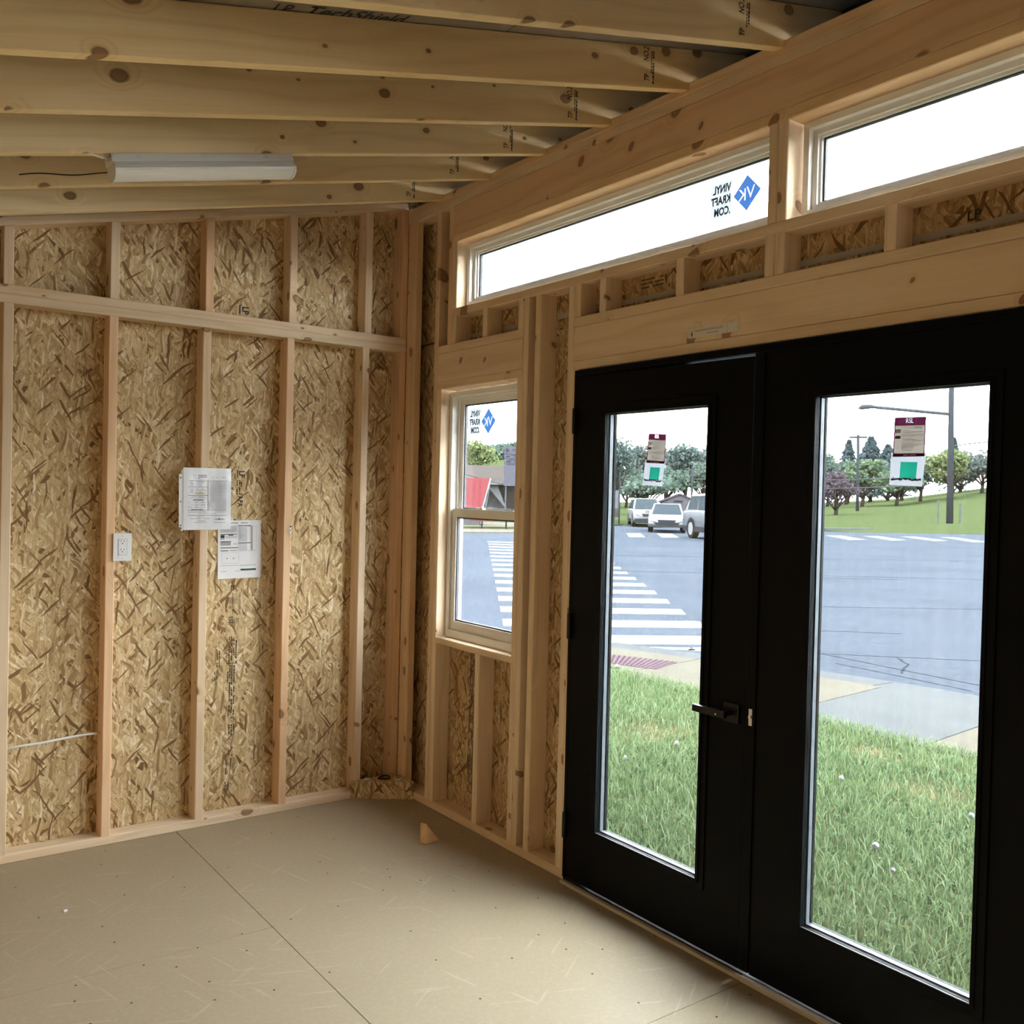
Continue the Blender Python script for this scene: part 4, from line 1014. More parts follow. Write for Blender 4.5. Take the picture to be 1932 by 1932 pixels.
for i in range(nu):
    for j in range(nv_):
        u, v = (i+.5)/nu, (j+.5)/nv_
        c = (tp[0]*(1-u)+tp[1]*u)*(1-v)+(tp[3]*(1-u)+tp[2]*u)*v
        r, h = .014, .006
        vs = [(c.x+r*math.cos(a), c.y+r*math.sin(a), G+.056) for a in [math.pi/3*k for k in range(6)]]+[(c.x+r*.55*math.cos(a), c.y+r*.55*math.sin(a), G+.056+h) for a in [math.pi/3*k for k in range(6)]]
        mb.add(vs, [tuple(range(6, 12))]+[(k, (k+1) % 6, (k+1) % 6+6, k+6) for k in range(6)])
mb.build('tactile_domes', plain('tactile_dome', (.034, .022, .027), .9, 0, 0), tact, origin=(*tp[2], G)).__setitem__('kind', 'stuff')

# lawn ------------------------------------------------------------
lawn = tag(MB().add([(.10, -6, G+.01), (3.72, -6, G+.03), (3.72, 8, G+.03), (.10, 8, G+.01)], [(0, 1, 2, 3)]).build('lawn_ground', SOIL, None, origin=(2, -1, G), fix=False), kind='structure')
def leaf_material(name, c1, c2, c3=None, trans=.25):
    m, nt, out = newmat(name); ge = node(nt, 'ShaderNodeNewGeometry'); r = ge.outputs['Random Per Island']
    st = [(0, c1), (.55, c2)] + ([(1, c3)] if c3 else [])
    c = ramp(nt, r, st)
    d = node(nt, 'ShaderNodeBsdfDiffuse'); t = node(nt, 'ShaderNodeBsdfTranslucent'); L(nt, c, d.inputs[0]); L(nt, c, t.inputs[0])
    mx = node(nt, 'ShaderNodeMixShader'); mx.inputs[0].default_value = trans
    L(nt, d.outputs[0], mx.inputs[1]); L(nt, t.outputs[0], mx.inputs[2]); L(nt, mx.outputs[0], out.inputs[0]); return m
def grass_field(name, n, region, hmin, hmax, width, mat, label, leafy=False, seed=1):
    rng = np.random.default_rng(seed); pts = region(rng, n); n = len(pts)
    ang = rng.uniform(0, 2*np.pi, n); h = rng.uniform(hmin, hmax, n); lean = rng.uniform(.15, .95, n)*h; wd = width*rng.uniform(.7, 1.4, n)
    la = ang+rng.uniform(-.9, .9, n)+np.pi/2
    ca, sa = np.cos(ang), np.sin(ang); cl, sl_ = np.cos(la), np.sin(la)
    V = np.zeros((n, 5, 3)); base = pts
    for k, (f, wf) in enumerate(((0, 1), (.55, .85))):
        bx = base[:, 0]+cl*lean*f**2; by = base[:, 1]+sl_*lean*f**2; bz = base[:, 2]+h*f
        V[:, 2*k, 0] = bx-ca*wd*wf/2; V[:, 2*k, 1] = by-sa*wd*wf/2; V[:, 2*k, 2] = bz
        V[:, 2*k+1, 0] = bx+ca*wd*wf/2; V[:, 2*k+1, 1] = by+sa*wd*wf/2; V[:, 2*k+1, 2] = bz
    V[:, 4, 0] = base[:, 0]+cl*lean; V[:, 4, 1] = base[:, 1]+sl_*lean; V[:, 4, 2] = base[:, 2]+h*(.92 if not leafy else .6)
    me = bpy.data.meshes.new(name); me.vertices.add(n*5); me.vertices.foreach_set('co', V.reshape(-1))
    tri = np.array([0, 1, 3, 0, 3, 2, 2, 3, 4]); idx = (np.arange(n)[:, None]*5+tri[None, :]).reshape(-1)
    me.loops.add(len(idx)); me.loops.foreach_set('vertex_index', idx.astype(np.int32))
    me.polygons.add(n*3); me.polygons.foreach_set('loop_start', np.arange(0, n*9, 3, dtype=np.int32))
    me.update(calc_edges=True); me.validate()
    me.materials.append(mat)
    o = bpy.data.objects.new(name, me); link(o); return tag(o, label, 'grass', kind='stuff')
bare = [(2.35, .42, .42), (2.75, -1.45, .35), (3.2, -.75, .2), (1.75, -1.1, .22)]
def region(rng, n):
    x = rng.uniform(.35, 3.75, n); y = rng.uniform(-4.0, 4.4, n)
    keep = np.ones(n, bool)
    for bx, by, br in bare: keep &= (np.hypot(x-bx, y-by) > br*rng.uniform(.3, 1.2, n)) | (rng.random(n) < .12)
    x, y = x[keep], y[keep]; return np.stack([x, y, np.full(len(x), G+.012)+.006*x], 1)
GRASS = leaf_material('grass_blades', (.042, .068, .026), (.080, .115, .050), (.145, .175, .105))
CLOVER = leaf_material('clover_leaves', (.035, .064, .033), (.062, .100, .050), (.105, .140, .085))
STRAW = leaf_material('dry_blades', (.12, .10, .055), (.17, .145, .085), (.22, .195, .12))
grass_field('grass', 95000, region, .035, .095, .0048, GRASS, 'uncut green grass in front of the doors', seed=1)
grass_field('clover', 26000, region, .018, .05, .016, CLOVER, 'low broad leafed clover growing in the lawn', True, seed=2)
def region_dry(rng, n):
    a = region(rng, n//2); x = []; 
    for bx, by, br in bare: x.append(np.stack([rng.normal(bx, br*.6, n//6), rng.normal(by, br*.6, n//6), np.full(n//6, G+.02)], 1))
    return np.concatenate([a]+x)
grass_field('dry_grass', 6500, region_dry, .015, .05, .004, STRAW, 'dry straw coloured blades in the bare lawn patches', seed=3)

PUFF = plain('dandelion_puff', (.13, .13, .125), .9, 0, 0); STEM = plain('dandelion_stem', (.09, .08, .035), .8)
def dandelion(x, y, h, r, label, mat=PUFF, lean=(.01, 0)):
    z0 = G+.015+.006*x
    t = empty('dandelion', (x, y, z0), label=label, cat='dandelion', group='dandelions in the lawn')
    top = Vector((x+lean[0], y+lean[1], z0+h))
    MB().tube([(x, y, z0), ((x+top.x)/2+.004, (y+top.y)/2, z0+h*.55), top], .0018, 6).build('stem', STEM, t)
    bm = bmesh.new(); bmesh.ops.create_icosphere(bm, subdivisions=2, radius=r)
    rr = random.Random(int(x*999))
    for v in bm.verts: v.co *= rr.uniform(.82, 1.12)
    me = bpy.data.meshes.new('seed_head'); bm.to_mesh(me); bm.free(); me.materials.append(mat)
    link(bpy.data.objects.new('seed_head', me), t, Matrix.Translation(top+Vector((0, 0, r*.6))))
D = [(1.47, -1.894, .10, .017, 'round white dandelion clock in the middle of the right door view'), (2.05, -2.02, .17, .015, 'tall dandelion clock at the right edge of the right door glass'),
     (2.20, -2.00, .15, .014, 'second tall dandelion clock beside the right edge of the right glass'), (.96, -2.60, .11, .014, 'pale dandelion clock at the bottom corner of the right door glass'),
     (1.98, -.14, .10, .016, 'white dandelion clock low in the left door view'), (1.56, -.12, .07, .014, 'small dandelion clock left of centre in the left door view'),
     (3.45, 2.02, .11, .020, 'white dandelion clock by the tactile paving'), (3.62, .26, .12, .016, 'dandelion clock standing against the grey sidewalk slab'),
     (2.35, -1.10, .06, .016, 'low dandelion clock near the bare soil patch'), (1.30, -2.05, .08, .011, 'closed dandelion head below the round clock')]
for x, y, h, r, l in D: dandelion(x, y, h, r, l, lean=(random.uniform(-.02, .02), random.uniform(-.02, .02)))

# far terrain ------------------------------------------------------
C0 = Vector((-2.47, -4.32))
HA = [(.45, 6.0), (.55, 6.0), (.66, 5.4), (.70, 1.5), (.735, .15), (.90, .35), (.953, .8), (1.0275, 1.7), (1.104, 3.5), (1.2, 5.0), (1.4, 6.0)]
def terrain_z(x, y):
    d = math.hypot(x-C0.x, y-C0.y); az = math.atan2(x-C0.x, y-C0.y)
    h = np.interp(az, [a for a, _ in HA], [b for _, b in HA]); d0 = np.interp(az, [.6, .72, .95, 1.1], [56, 58, 61, 70])
    t = max(0.0, (d-d0)/72); t = t if t < 1.3 else 1.3+(t-1.3)*.4
    return G-.03+(.10 if d > d0+1 else 0)+h*t*(.75+.25*min(1, t))+.05*math.sin(x*.5)*math.sin(y*.43)*min(1, t*3)
mb = MB(); NA, ND = 60, 46
for j in range(ND+1):
    d = 54*(300/54)**(j/ND)
    for i in range(NA+1):
        az = .48+(1.28-.48)*i/NA; x, y = C0.x+d*math.sin(az), C0.y+d*math.cos(az)
        mb.v.append((x, y, terrain_z(x, y)))
for j in range(ND):
    for i in range(NA):
        a = j*(NA+1)+i; mb.f.append((a, a+NA+1, a+NA+2, a+1)); mb.m.append(0)
mb.build('grass_bank', BANK, None, origin=(60, 50, 0), smooth=True, fix=False).__setitem__('kind', 'structure')
# raised verge close to the pole on the right
mb = MB(); n = 14
vs = []
for j in range(7):
    for i in range(n+1):
        x = 46+2.1*i; y = 29.2-.32*x*.0-(x-46)*.33+j*1.6; hh = .55*math.sin(math.pi*min(1, j/6+.02))*math.sin(math.pi*(i+.6)/(n+1.4))*(1 if i > 2 else .3)
        vs.append((x+j*.6, y-1.0, G+max(0, hh)+(.0 if j else -.02)))
mb.add(vs, [(j*(n+1)+i, j*(n+1)+i+1, (j+1)*(n+1)+i+1, (j+1)*(n+1)+i) for j in range(6) for i in range(n)])
mb.build('grass_verge', BANK, None, origin=(60, 28, G), smooth=True, fix=False).__setitem__('kind', 'structure')
MB().prism([(46, 31.5, G), (58, 29.4, G), (58.2, 29.9, G), (46.3, 32.1, G)], (0, 0, .14)).build('far_kerb', KERB, None, origin=(46, 31.5, G)).__setitem__('kind', 'structure')
MB().prism([(32.2, 36.4, G), (38.0, 38.8, G), (40.5, 46, G), (33, 47, G)], (0, 0, .06)).build('corner_verge', BANK, None, origin=(33, 37, G)).__setitem__('kind', 'structure')
MB().prism([(32.0, 36.0, G), (33.1, 37.6, G), (32.8, 37.8, G), (31.6, 36.2, G)], (0, 0, .16)).build('kerb_end', KERB, None, origin=(32, 36, G)).__setitem__('kind', 'structure')
# far sidewalk and yard of the building seen through the hung window
MB().prism([(12, 32.0, G), (26, 29.0, G), (28, 32.6, G), (14, 36.0, G)], (0, 0, .05)).build('far_sidewalk', CONCRETE, None, origin=(20, 31, G)).__setitem__('kind', 'structure')
MB().prism([(14, 36.0, G), (28, 32.6, G), (28.8, 34.0, G), (14.8, 37.6, G)], (0, 0, .09)).build('yard_grass', BANK, None, origin=(20, 34, G)).__setitem__('kind', 'structure')
MB().prism([(14.8, 37.6, G), (28.8, 34.0, G), (44, 46, G), (22, 60, G)], (0, 0, .06)).build('yard_paving', CONCRETE, None, origin=(26, 40, G)).__setitem__('kind', 'structure')

# trees ------------------------------------------------------------
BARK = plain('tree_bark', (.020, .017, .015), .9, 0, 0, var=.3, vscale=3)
LM = {'purple': leaf_material('redbud_leaves', (.034, .026, .034), (.048, .037, .046), (.060, .050, .056)),  # aerial haze is mixed into the leaf colours, paler and bluish
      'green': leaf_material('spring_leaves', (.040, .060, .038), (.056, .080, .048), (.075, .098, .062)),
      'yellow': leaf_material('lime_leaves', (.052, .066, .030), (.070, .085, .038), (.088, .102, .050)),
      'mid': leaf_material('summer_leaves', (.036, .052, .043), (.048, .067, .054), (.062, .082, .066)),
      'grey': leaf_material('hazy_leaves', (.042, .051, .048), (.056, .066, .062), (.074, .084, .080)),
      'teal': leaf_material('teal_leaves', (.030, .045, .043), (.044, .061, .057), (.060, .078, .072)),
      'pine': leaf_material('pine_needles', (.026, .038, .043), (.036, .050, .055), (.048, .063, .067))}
def tree(kind, x, y, z0, z1, w, label, seed, trunk=.16):
    rng = np.random.default_rng(seed); zg = min(z0, terrain_z(x, y))-.1; H = z1-zg
    t = empty('pine_tree' if kind == 'pine' else 'leafy_tree', (x, y, zg), label=label, cat='tree', group='trees beyond the road')
    zt = zg+H*(.30 if kind != 'pine' else .15)
    zt = max(zt, z0+.2*(z1-z0)) if kind != 'pine' else zt
    tr = MB(); tr.tube([(x, y, zg), (x+.05*w, y, zt), (x, y, z1-.25*H)], .1, 7, radii=[.035*w+.05, .028*w+.04, .01*w+.01])
    for k in range(5):
        a = rng.uniform(0, 6.28); tr.tube([(x, y, zt*.8+zg*.2), (x+math.cos(a)*w*.18, y+math.sin(a)*w*.18, zt+.12*H), (x+math.cos(a)*w*.36, y+math.sin(a)*w*.36, zt+.32*H)], .05, 5, radii=[.016*w+.02, .012*w+.02, .006*w+.01])
    tr.build('trunk', BARK, t, smooth=True)
    n = 3000; P = np.zeros((n, 3)); w = w*(1.0 if kind in ('pine', 'purple') else 1.28)
    if kind == 'pine':
        f = rng.random(n)**.75; layer = np.floor(f*9)/9; frac = f*9-np.floor(f*9)
        rad = (1-f)*.52*w*(1.15-.5*frac)+.03*w; a = rng.uniform(0, 6.283, n); q = np.sqrt(rng.random(n))*.6+.4
        P[:, 0] = x+rad*q*np.cos(a); P[:, 1] = y+rad*q*np.sin(a); P[:, 2] = zt+(z1-zt)*f
    else:
        nb = 15; zc = (zt+z1)/2; hz = (z1-zt)/2
        bc = rng.normal(0, 1, (nb, 3)); bc /= np.linalg.norm(bc, axis=1)[:, None]; bc *= rng.uniform(.25, .72, nb)[:, None]
        bc = np.concatenate([bc, [[0, 0, .55], [0, 0, -.1], [.3, 0, .2], [-.3, 0, .2]]]); br = rng.uniform(.26, .44, len(bc))
        b = rng.integers(0, len(bc), n); v = rng.normal(0, 1, (n, 3)); v /= np.linalg.norm(v, axis=1)[:, None]; v *= (rng.random(n)**.38)[:, None]
        Q = bc[b]+v*br[b][:, None]; P[:, 0] = x+Q[:, 0]*w*.5; P[:, 1] = y+Q[:, 1]*w*.5; P[:, 2] = np.maximum(zc+Q[:, 2]*hz, zt-.08*H)
    s = w*(.030 if kind != 'pine' else .040)*rng.uniform(.6, 1.3, n)
    a = rng.normal(0, 1, (n, 3)); a /= np.linalg.norm(a, axis=1)[:, None]; c = np.cross(a, rng.normal(0, 1, (n, 3))); c /= np.linalg.norm(c, axis=1)[:, None]
    V = np.stack([P-a*s[:, None], P-c*s[:, None]*.7, P+a*s[:, None], P+c*s[:, None]*.7], 1).reshape(-1, 3)-np.array([x, y, zg])
    me = bpy.data.meshes.new('crown'); me.vertices.add(n*4); me.vertices.foreach_set('co', V.reshape(-1))
    me.loops.add(n*4); me.loops.foreach_set('vertex_index', np.arange(n*4, dtype=np.int32)); me.polygons.add(n); me.polygons.foreach_set('loop_start', np.arange(0, n*4, 4, dtype=np.int32))
    me.update(calc_edges=True); me.materials.append(LM[kind])
    link(bpy.data.objects.new('crown', me), t, Matrix.Translation((x, y, zg)))
TREES = [
    ('purple', 79.8, 52.5, -0.32, 5.12, 5.2, 'purple flowering tree at the left of the right door view'),
    ('pine', 155.1, 101.9, 0.57, 13.58, 7.5, 'slim dark conifer behind the utility pole'),
    ('pine', 157.2, 98.6, 1.18, 14.09, 10.5, 'tallest dark conifer right of the utility pole'),
    ('pine', 154.6, 93.4, 1.26, 12.41, 9.0, 'dark conifer just left of the right door sticker'),
    ('green', 110.5, 69.6, 0.76, 7.61, 6.6, 'fresh green round tree left of the right door sticker'),
    ('green', 110.2, 64.4, 1.25, 6.69, 6.2, 'fresh green spreading tree below the right door sticker'),
    ('mid', 118.6, 66.0, 1.82, 8.84, 6.0, 'deep green tree right of the right door sticker'),
    ('yellow', 116.9, 60.9, 2.25, 9.34, 7.2, 'lime green broad tree behind the tall street light pole'),
    ('grey', 126.6, 61.7, 3.12, 9.48, 6.4, 'grey green tree at the right edge of the right door view'),
    ('pine', 151.3, 79.2, 2.45, 13.08, 5.0, 'narrow dark conifer behind the street light pole'),
    ('mid', 120.3, 81.9, 0.30, 9.52, 6.0, 'deep green tree behind the purple tree'),
    ('teal', 85.8, 91.1, -1.02, 10.85, 5.6, 'tall blue green tree at the left edge of the left door view'),
    ('grey', 102.5, 102.9, -0.04, 10.42, 8.0, 'hazy tree left of the left door sticker'),
    ('teal', 106.8, 98.5, 0.12, 10.93, 8.8, 'broad blue green tree right of the left door sticker'),
    ('grey', 115.8, 100.5, 0.17, 11.49, 8.0, 'hazy tree at the right edge of the left door view'),
    ('mid', 61.9, 61.4, -0.34, 4.18, 5.6, 'low dark leafy tree behind the white cars'),
    ('grey', 115.5, 111.0, -0.11, 10.72, 8.0, 'hazy tree behind the left door sticker'),
    ('mid', 101.3, 89.6, 0.29, 7.25, 6.8, 'green tree above the silver car'),
    ('mid', 93.5, 97.6, -0.40, 6.26, 5.6, 'smaller green tree beside the tall blue green one'),
    ('mid', 97.0, 93.0, -0.2, 6.6, 7.0, 'green tree above the white sedan'),
    ('mid', 134.0, 88.0, 0.6, 9.4, 8.0, 'green tree in the back row left of the right door sticker'),
    ('teal', 137.0, 80.0, 1.0, 9.6, 8.5, 'blue green tree in the back row behind the right door sticker'),
    ('grey', 140.0, 72.0, 2.2, 10.6, 8.5, 'hazy tree in the back row right of the street light pole'),
    ('mid', 128.0, 55.5, 3.4, 9.8, 6.5, 'green tree beyond the right edge of the right door view'),
    ('yellow', 62.3, 90.7, 2.6, 8.60, 4.6, 'bright yellow green tree seen in the hung window'),
    ('mid', 105.0, 146.3, 6.16, 11.58, 9.0, 'middle tree of the far wood in the hung window'),
    ('mid', 107.3, 144.6, 6.23, 12.48, 7.0, 'right hand tree of the far wood in the hung window'),
    ('mid', 104.5, 152.5, 6.22, 11.99, 9.0, 'left hand tree of the far wood in the hung window')]
for i, a in enumerate(TREES): tree(*a, 100+i)

# poles, wires, fence posts, sign ----------------------------------------
POLE = plain('grey_pole', (.017, .019, .022), .9, 0, 0, var=.15, vscale=2); LAMPM = plain('lamp_metal', (.028, .030, .033), .8, 0, 0)
t = empty('street_light', (63.4, 31.6, .3), label='tall grey utility pole with a long street lamp arm', cat='street light')
MB().tube([(63.4, 31.6, -.1), (63.3, 31.65, 6), (63.15, 31.72, 12.6)], .2, 10, radii=[.24, .21, .17]).build('pole', POLE, t, smooth=True)
MB().tube([(63.2, 31.7, 8.20), (61.0, 33.5, 8.42), (59.2, 35.1, 8.60)], .12, 8).build('arm', LAMPM, t, smooth=True)
MB().tube([(59.3, 35.0, 8.60), (58.9, 35.35, 8.66), (58.4, 35.75, 8.60), (58.2, 35.9, 8.50)], .1, 8, radii=[.05, .16, .18, .05]).build('lamp_head', LAMPM, t, smooth=True)
t = empty('utility_pole', (93.5, 59.0, -.1), label='slim utility pole with a crossarm among the trees', cat='utility pole')
MB().tube([(93.5, 59.0, -.3), (93.35, 59.1, 9.5)], .16, 8, radii=[.19, .15]).build('pole', POLE, t, smooth=True)
MB().box((-1.0, -.07, 9.05), (1.0, .07, 9.22)); d = Vector((.532, -.847, 0)); c = Vector((93.36, 59.1, 9.2))
MB().tube([c-d*.98, c+d*.98], .13, 6).build('crossarm', POLE, t)
for s in (-1, 1): MB().tube([c+d*.5*s, c-Vector((0, 0, .55))], .03, 5).build('brace', POLE, t)
t = empty('utility_pole', (56.2, 50.0, 0), label='thin grey pole rising behind the white sedan', cat='utility pole')
MB().tube([(56.2, 50.0, -.3), (56.2, 50.0, 4.4)], .09, 8).build('pole', POLE, t, smooth=True)
for i, (a, b, sag) in enumerate((((63.15, 31.72, 5.9), (93.0, 26.0, 12.0), .8), ((63.15, 31.72, 5.9), (40.0, 52.0, 3.2), .2), ((56.2, 50.0, 3.3), (80, 44, 4.2), .2), ((56.2, 50, 2.6), (80, 44, 3.4), .2))):
    if i == 1: continue
    a, b = Vector(a), Vector(b); pts = [a.lerp(b, k/10)-Vector((0, 0, sag*math.sin(math.pi*k/10))) for k in range(11)]
    tag(MB().tube(pts, .045, 5).build('overhead_wire', LAMPM, None, origin=a), ['thin overhead wire rising right of the street light pole', '', 'upper thin wire behind the silver car', 'lower thin wire behind the silver car'][i], 'wire')
for i, (x, y, z0, z1) in enumerate(((63.0, 32.3, .1, 1.97), (63.7, 31.0, .3, 1.77))):
    tag(MB().tube([(x, y, z0), (x, y, z1)], .07, 7).build('fence_post', plain('pale_post', (.045, .047, .045), .9, 0, 0), None, origin=(x, y, z0)), ['pale fence post left of the street light pole', 'short fence post right of the street light pole'][i], 'fence post')
t = empty('roadside_sign', (38.1, 39.8, G), label='white panel sign on a post left of the white cars', cat='sign')
d = Vector((.72, -.69, 0)); c = Vector((38.1, 39.8, 0))
for s in (.32,): MB().tube([c+d*s+Vector((0, 0, G)), c+d*s+Vector((0, 0, 3.2))], .05, 7).build('post', POLE, t)
mb = MB(); mb.prism([c-d*.45+Vector((0, 0, .9)), c+d*.28+Vector((0, 0, .9)), c+d*.28+Vector((0, 0, 2.05)), c-d*.45+Vector((0, 0, 2.05))], (.05, .05, 0)); mb.build('panel', plain('sign_white', (.055, .058, .066), .8, 0, 0), t)
mb = MB(); mb.prism([c-d*.45+Vector((0, 0, .35)), c+d*.28+Vector((0, 0, .35)), c+d*.28+Vector((0, 0, .86)), c-d*.45+Vector((0, 0, .86))], (.05, .05, 0)); mb.build('panel', plain('sign_tan', (.036, .030, .026), .8, 0, 0), t)

# cars ------------------------------------------------------------------
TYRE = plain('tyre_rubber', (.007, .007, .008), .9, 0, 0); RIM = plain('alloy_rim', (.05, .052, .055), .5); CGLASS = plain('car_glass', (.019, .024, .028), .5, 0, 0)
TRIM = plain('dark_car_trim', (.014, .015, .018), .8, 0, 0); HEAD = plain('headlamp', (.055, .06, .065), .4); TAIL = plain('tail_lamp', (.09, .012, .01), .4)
def car(x, y, heading, paint, label, suv=True, sc=1.0, lower=None, name='car', lit=False):
    t = empty(name, (x, y, G), rz=heading, label=label, cat='car')
    M = WM[t.name] @ Matrix.Scale(sc, 4)
    def B(mb, nm, mat, par=t, **k):
        mb.v = [tuple(M @ Vector(q)) for q in mb.v]; return mb.build(nm, mat, par, **k)
    Lh, Wh = (2.35, .93) if suv else (2.40, .90)
    belt, roof, hood = (1.05, 1.72, 1.02) if suv else (.92, 1.44, .86)
    prof = [(-Lh+.02, .40), (-Lh-.02, .65), (-Lh+.08, belt-.02), (-1.0, belt+.02), (.95, belt), (1.35, hood), (Lh-.22, hood-.16), (Lh, hood-.36), (Lh+.02, .42), (Lh-.12, .28), (-Lh+.15, .28)]
    mb = MB(); mb.prism([(a, -Wh, b) for a, b in prof], (0, 2*Wh, 0)); body = B(mb, 'body', paint, bevel=.07*sc, smooth=True)
    if lower:
        mb = MB().box((-Lh+.1, -Wh-.012, .26), (Lh-.1, Wh+.012, .46)).box((Lh-.12, -Wh+.05, .24), (Lh+.045, Wh-.05, .50)); B(mb, 'lower_cladding', lower, bevel=.02)
    gp = [(-2.22 if suv else -1.75, belt-.04), (-1.98 if suv else -1.05, roof-.05), (.20 if suv else .35, roof), (1.12 if suv else 1.25, belt-.06)]
    ib, it = Wh-.05, Wh-.23
    vs = [(a, -(ib if i in (0, 3) else it), b) for i, (a, b) in enumerate(gp)]+[(a, (ib if i in (0, 3) else it), b) for i, (a, b) in enumerate(gp)]
    fs = [(0, 1, 2, 3), (7, 6, 5, 4), (0, 4, 5, 1), (1, 5, 6, 2), (2, 6, 7, 3), (3, 7, 4, 0)]
    B(MB().add(vs, fs), 'cabin', paint, bevel=.05*sc, smooth=True)
    V = [Vector(q) for q in vs]
    def pane(nm, i, j, k, l, m=.09, off=.012):
        q = [V[a] for a in (i, j, k, l)]; c = sum(q, Vector())/4; nrm = (q[1]-q[0]).cross(q[2]-q[1]).normalized()
        if nrm.dot(c-Vector((-.4, 0, 1.2))) < 0: nrm = -nrm
        B(MB().add([p+(c-p)*m+nrm*off for p in q], [(0, 1, 2, 3)]), nm, CGLASS, fix=False)
    pane('windscreen', 2, 6, 7, 3, .13); pane('rear_window', 0, 4, 5, 1, .14)
    for s in (0, 4):
        a, b, c, d = V[s], V[s+1], V[s+2], V[s+3]
        for f0, f1 in ((.08, .36), (.40, .66), (.69, .93)):
            lo0, lo1 = a.lerp(d, f0), a.lerp(d, f1); hi0, hi1 = b.lerp(c, max(0, (f0-.08)*1.15)), b.lerp(c, min(1, (f1-.02)*1.08))
            sgn = -1 if s == 0 else 1; o = Vector((0, sgn*.013, .003))
            B(MB().add([lo0.lerp(hi0, .12)+o, lo1.lerp(hi1, .12)+o, lo1.lerp(hi1, .88)+o, lo0.lerp(hi0, .88)+o], [(0, 1, 2, 3)]), 'side_window', CGLASS, fix=False)
    for wx in (-1.42, 1.42):
        for s in (-1, 1):
            R = .365 if suv else .33; y0 = s*(Wh-.20); y1 = s*(Wh+.015)
            w = B(MB().tube([(wx, y0, R), (wx, y1, R)], R, 18), 'wheel', TYRE)
            mb = MB(); mb.disc((wx, y1+s*.006, R), (1, 0, 0), (0, 0, 1), R*.68, 14); B(mb, 'rim', RIM, w, fix=False)
            mb = MB(); n = 12; mb.add([(wx+(R+.06)*math.cos(math.pi*k/n), s*(Wh+.008), max(.3, R+(R+.06)*math.sin(math.pi*k/n))) for k in range(n+1)], [tuple(range(n+1))]); B(mb, 'wheel_arch', TRIM, fix=False)
    gz = hood-.32
    mb = MB(); mb.prism([(Lh+.012, -.46, gz+.10), (Lh+.012, .46, gz+.10), (Lh+.022, .36, gz-.06), (Lh+.022, -.36, gz-.06)], (.02, 0, 0)); B(mb, 'grille', TRIM)
    mb = MB(); mb.prism([(Lh+.014, -.55, .40), (Lh+.014, .55, .40), (Lh+.014, .62, .52), (Lh+.014, -.62, .52)], (.02, 0, 0)); B(mb, 'lower_grille', TRIM)
    for s in (-1, 1):
        mb = MB(); mb.prism([(Lh-.06, s*.56, gz+.14), (Lh-.20, s*.87, gz+.20), (Lh-.16, s*.89, gz+.06), (Lh+.0, s*.58, gz+.02)], (.05, 0, 0)); B(mb, 'headlight', HEAD)
        mb = MB(); mb.prism([(-Lh-.03, s*.60, belt-.30), (-Lh+.03, s*.90, belt-.28), (-Lh+.06, s*.88, belt-.06), (-Lh+.03, s*.66, belt-.08)], (.05, 0, 0)); B(mb, 'tail_light', TAIL)
        mb = MB().box((.78, min(s*(Wh-.02), s*(Wh+.20)), belt+.02), (.95, max(s*(Wh-.02), s*(Wh+.20)), belt+.17)); B(mb, 'mirror', paint if not lower else TRIM, bevel=.03*sc)
    B(MB().box((-Lh-.02, -.26, .62), (-Lh-.035, .26, .74)), 'number_plate', HEAD)
    return t
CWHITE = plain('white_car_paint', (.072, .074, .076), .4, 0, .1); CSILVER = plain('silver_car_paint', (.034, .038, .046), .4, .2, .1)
head = lambda x, y, off=0.0: math.atan2(C0.y-y, C0.x-x)+off
car(33.5, 30.7, head(33.5, 30.7), CWHITE, 'white sedan facing the doors in the left door view', False, 1.02, None)
car(38.75, 37.65, head(38.75, 37.65, .10), CWHITE, 'white sport utility car half hidden behind the sedan', True, 1.0, TRIM)
car(28.95, 22.55, head(28.95, 22.55, .42), CSILVER, 'silver sport utility car at the right edge of the left door glass', True, 1.17, TRIM)
car(45.6, 31.0, head(45.6, 31.0, math.pi-.12), CWHITE, 'white car driving away at the left edge of the right door glass', True, .95, None)

# buildings -----------------------------------------------------------------
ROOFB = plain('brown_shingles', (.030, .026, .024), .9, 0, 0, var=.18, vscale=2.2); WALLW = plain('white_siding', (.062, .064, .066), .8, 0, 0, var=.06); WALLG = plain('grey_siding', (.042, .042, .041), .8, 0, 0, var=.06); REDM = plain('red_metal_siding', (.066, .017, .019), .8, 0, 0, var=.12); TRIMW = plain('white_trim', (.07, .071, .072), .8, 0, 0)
ux = Vector((.817, -.577, 0)); uy = Vector((.577, .817, 0))          # local axes of the yard: along the street, away
def LB(o): return lambda a, b, c: tuple(Vector(o)+ux*a+uy*b+Vector((0, 0, c)))
def lbox(mb, P, a0, a1, b0, b1, c0, c1):
    v = [P(a, b, c) for c in (c0, c1) for a, b in ((a0, b0), (a1, b0), (a1, b1), (a0, b1))]
    mb.add(v, [(0, 3, 2, 1), (4, 5, 6, 7), (0, 1, 5, 4), (1, 2, 6, 5), (2, 3, 7, 6), (3, 0, 4, 7)])
o = (33.2, 46.4, G); P = LB(o)
t = empty('shop_building', o, label='low grey building with a long brown shingle roof', cat='building')
mb = MB(); lbox(mb, P, -7, 7, 0, 7, 0, 2.6); mb.build('wall', WALLG, t)
mb = MB(); mb.prism([P(-8, -.6, 2.45), P(-8, 3.5, 3.75), P(-8, 7.6, 2.45)], ux*16); mb.build('roof', ROOFB, t)
mb = MB(); lbox(mb, P, -8, 8, -.72, -.6, 2.33, 2.52); mb.build('gutter', TRIMW, t)
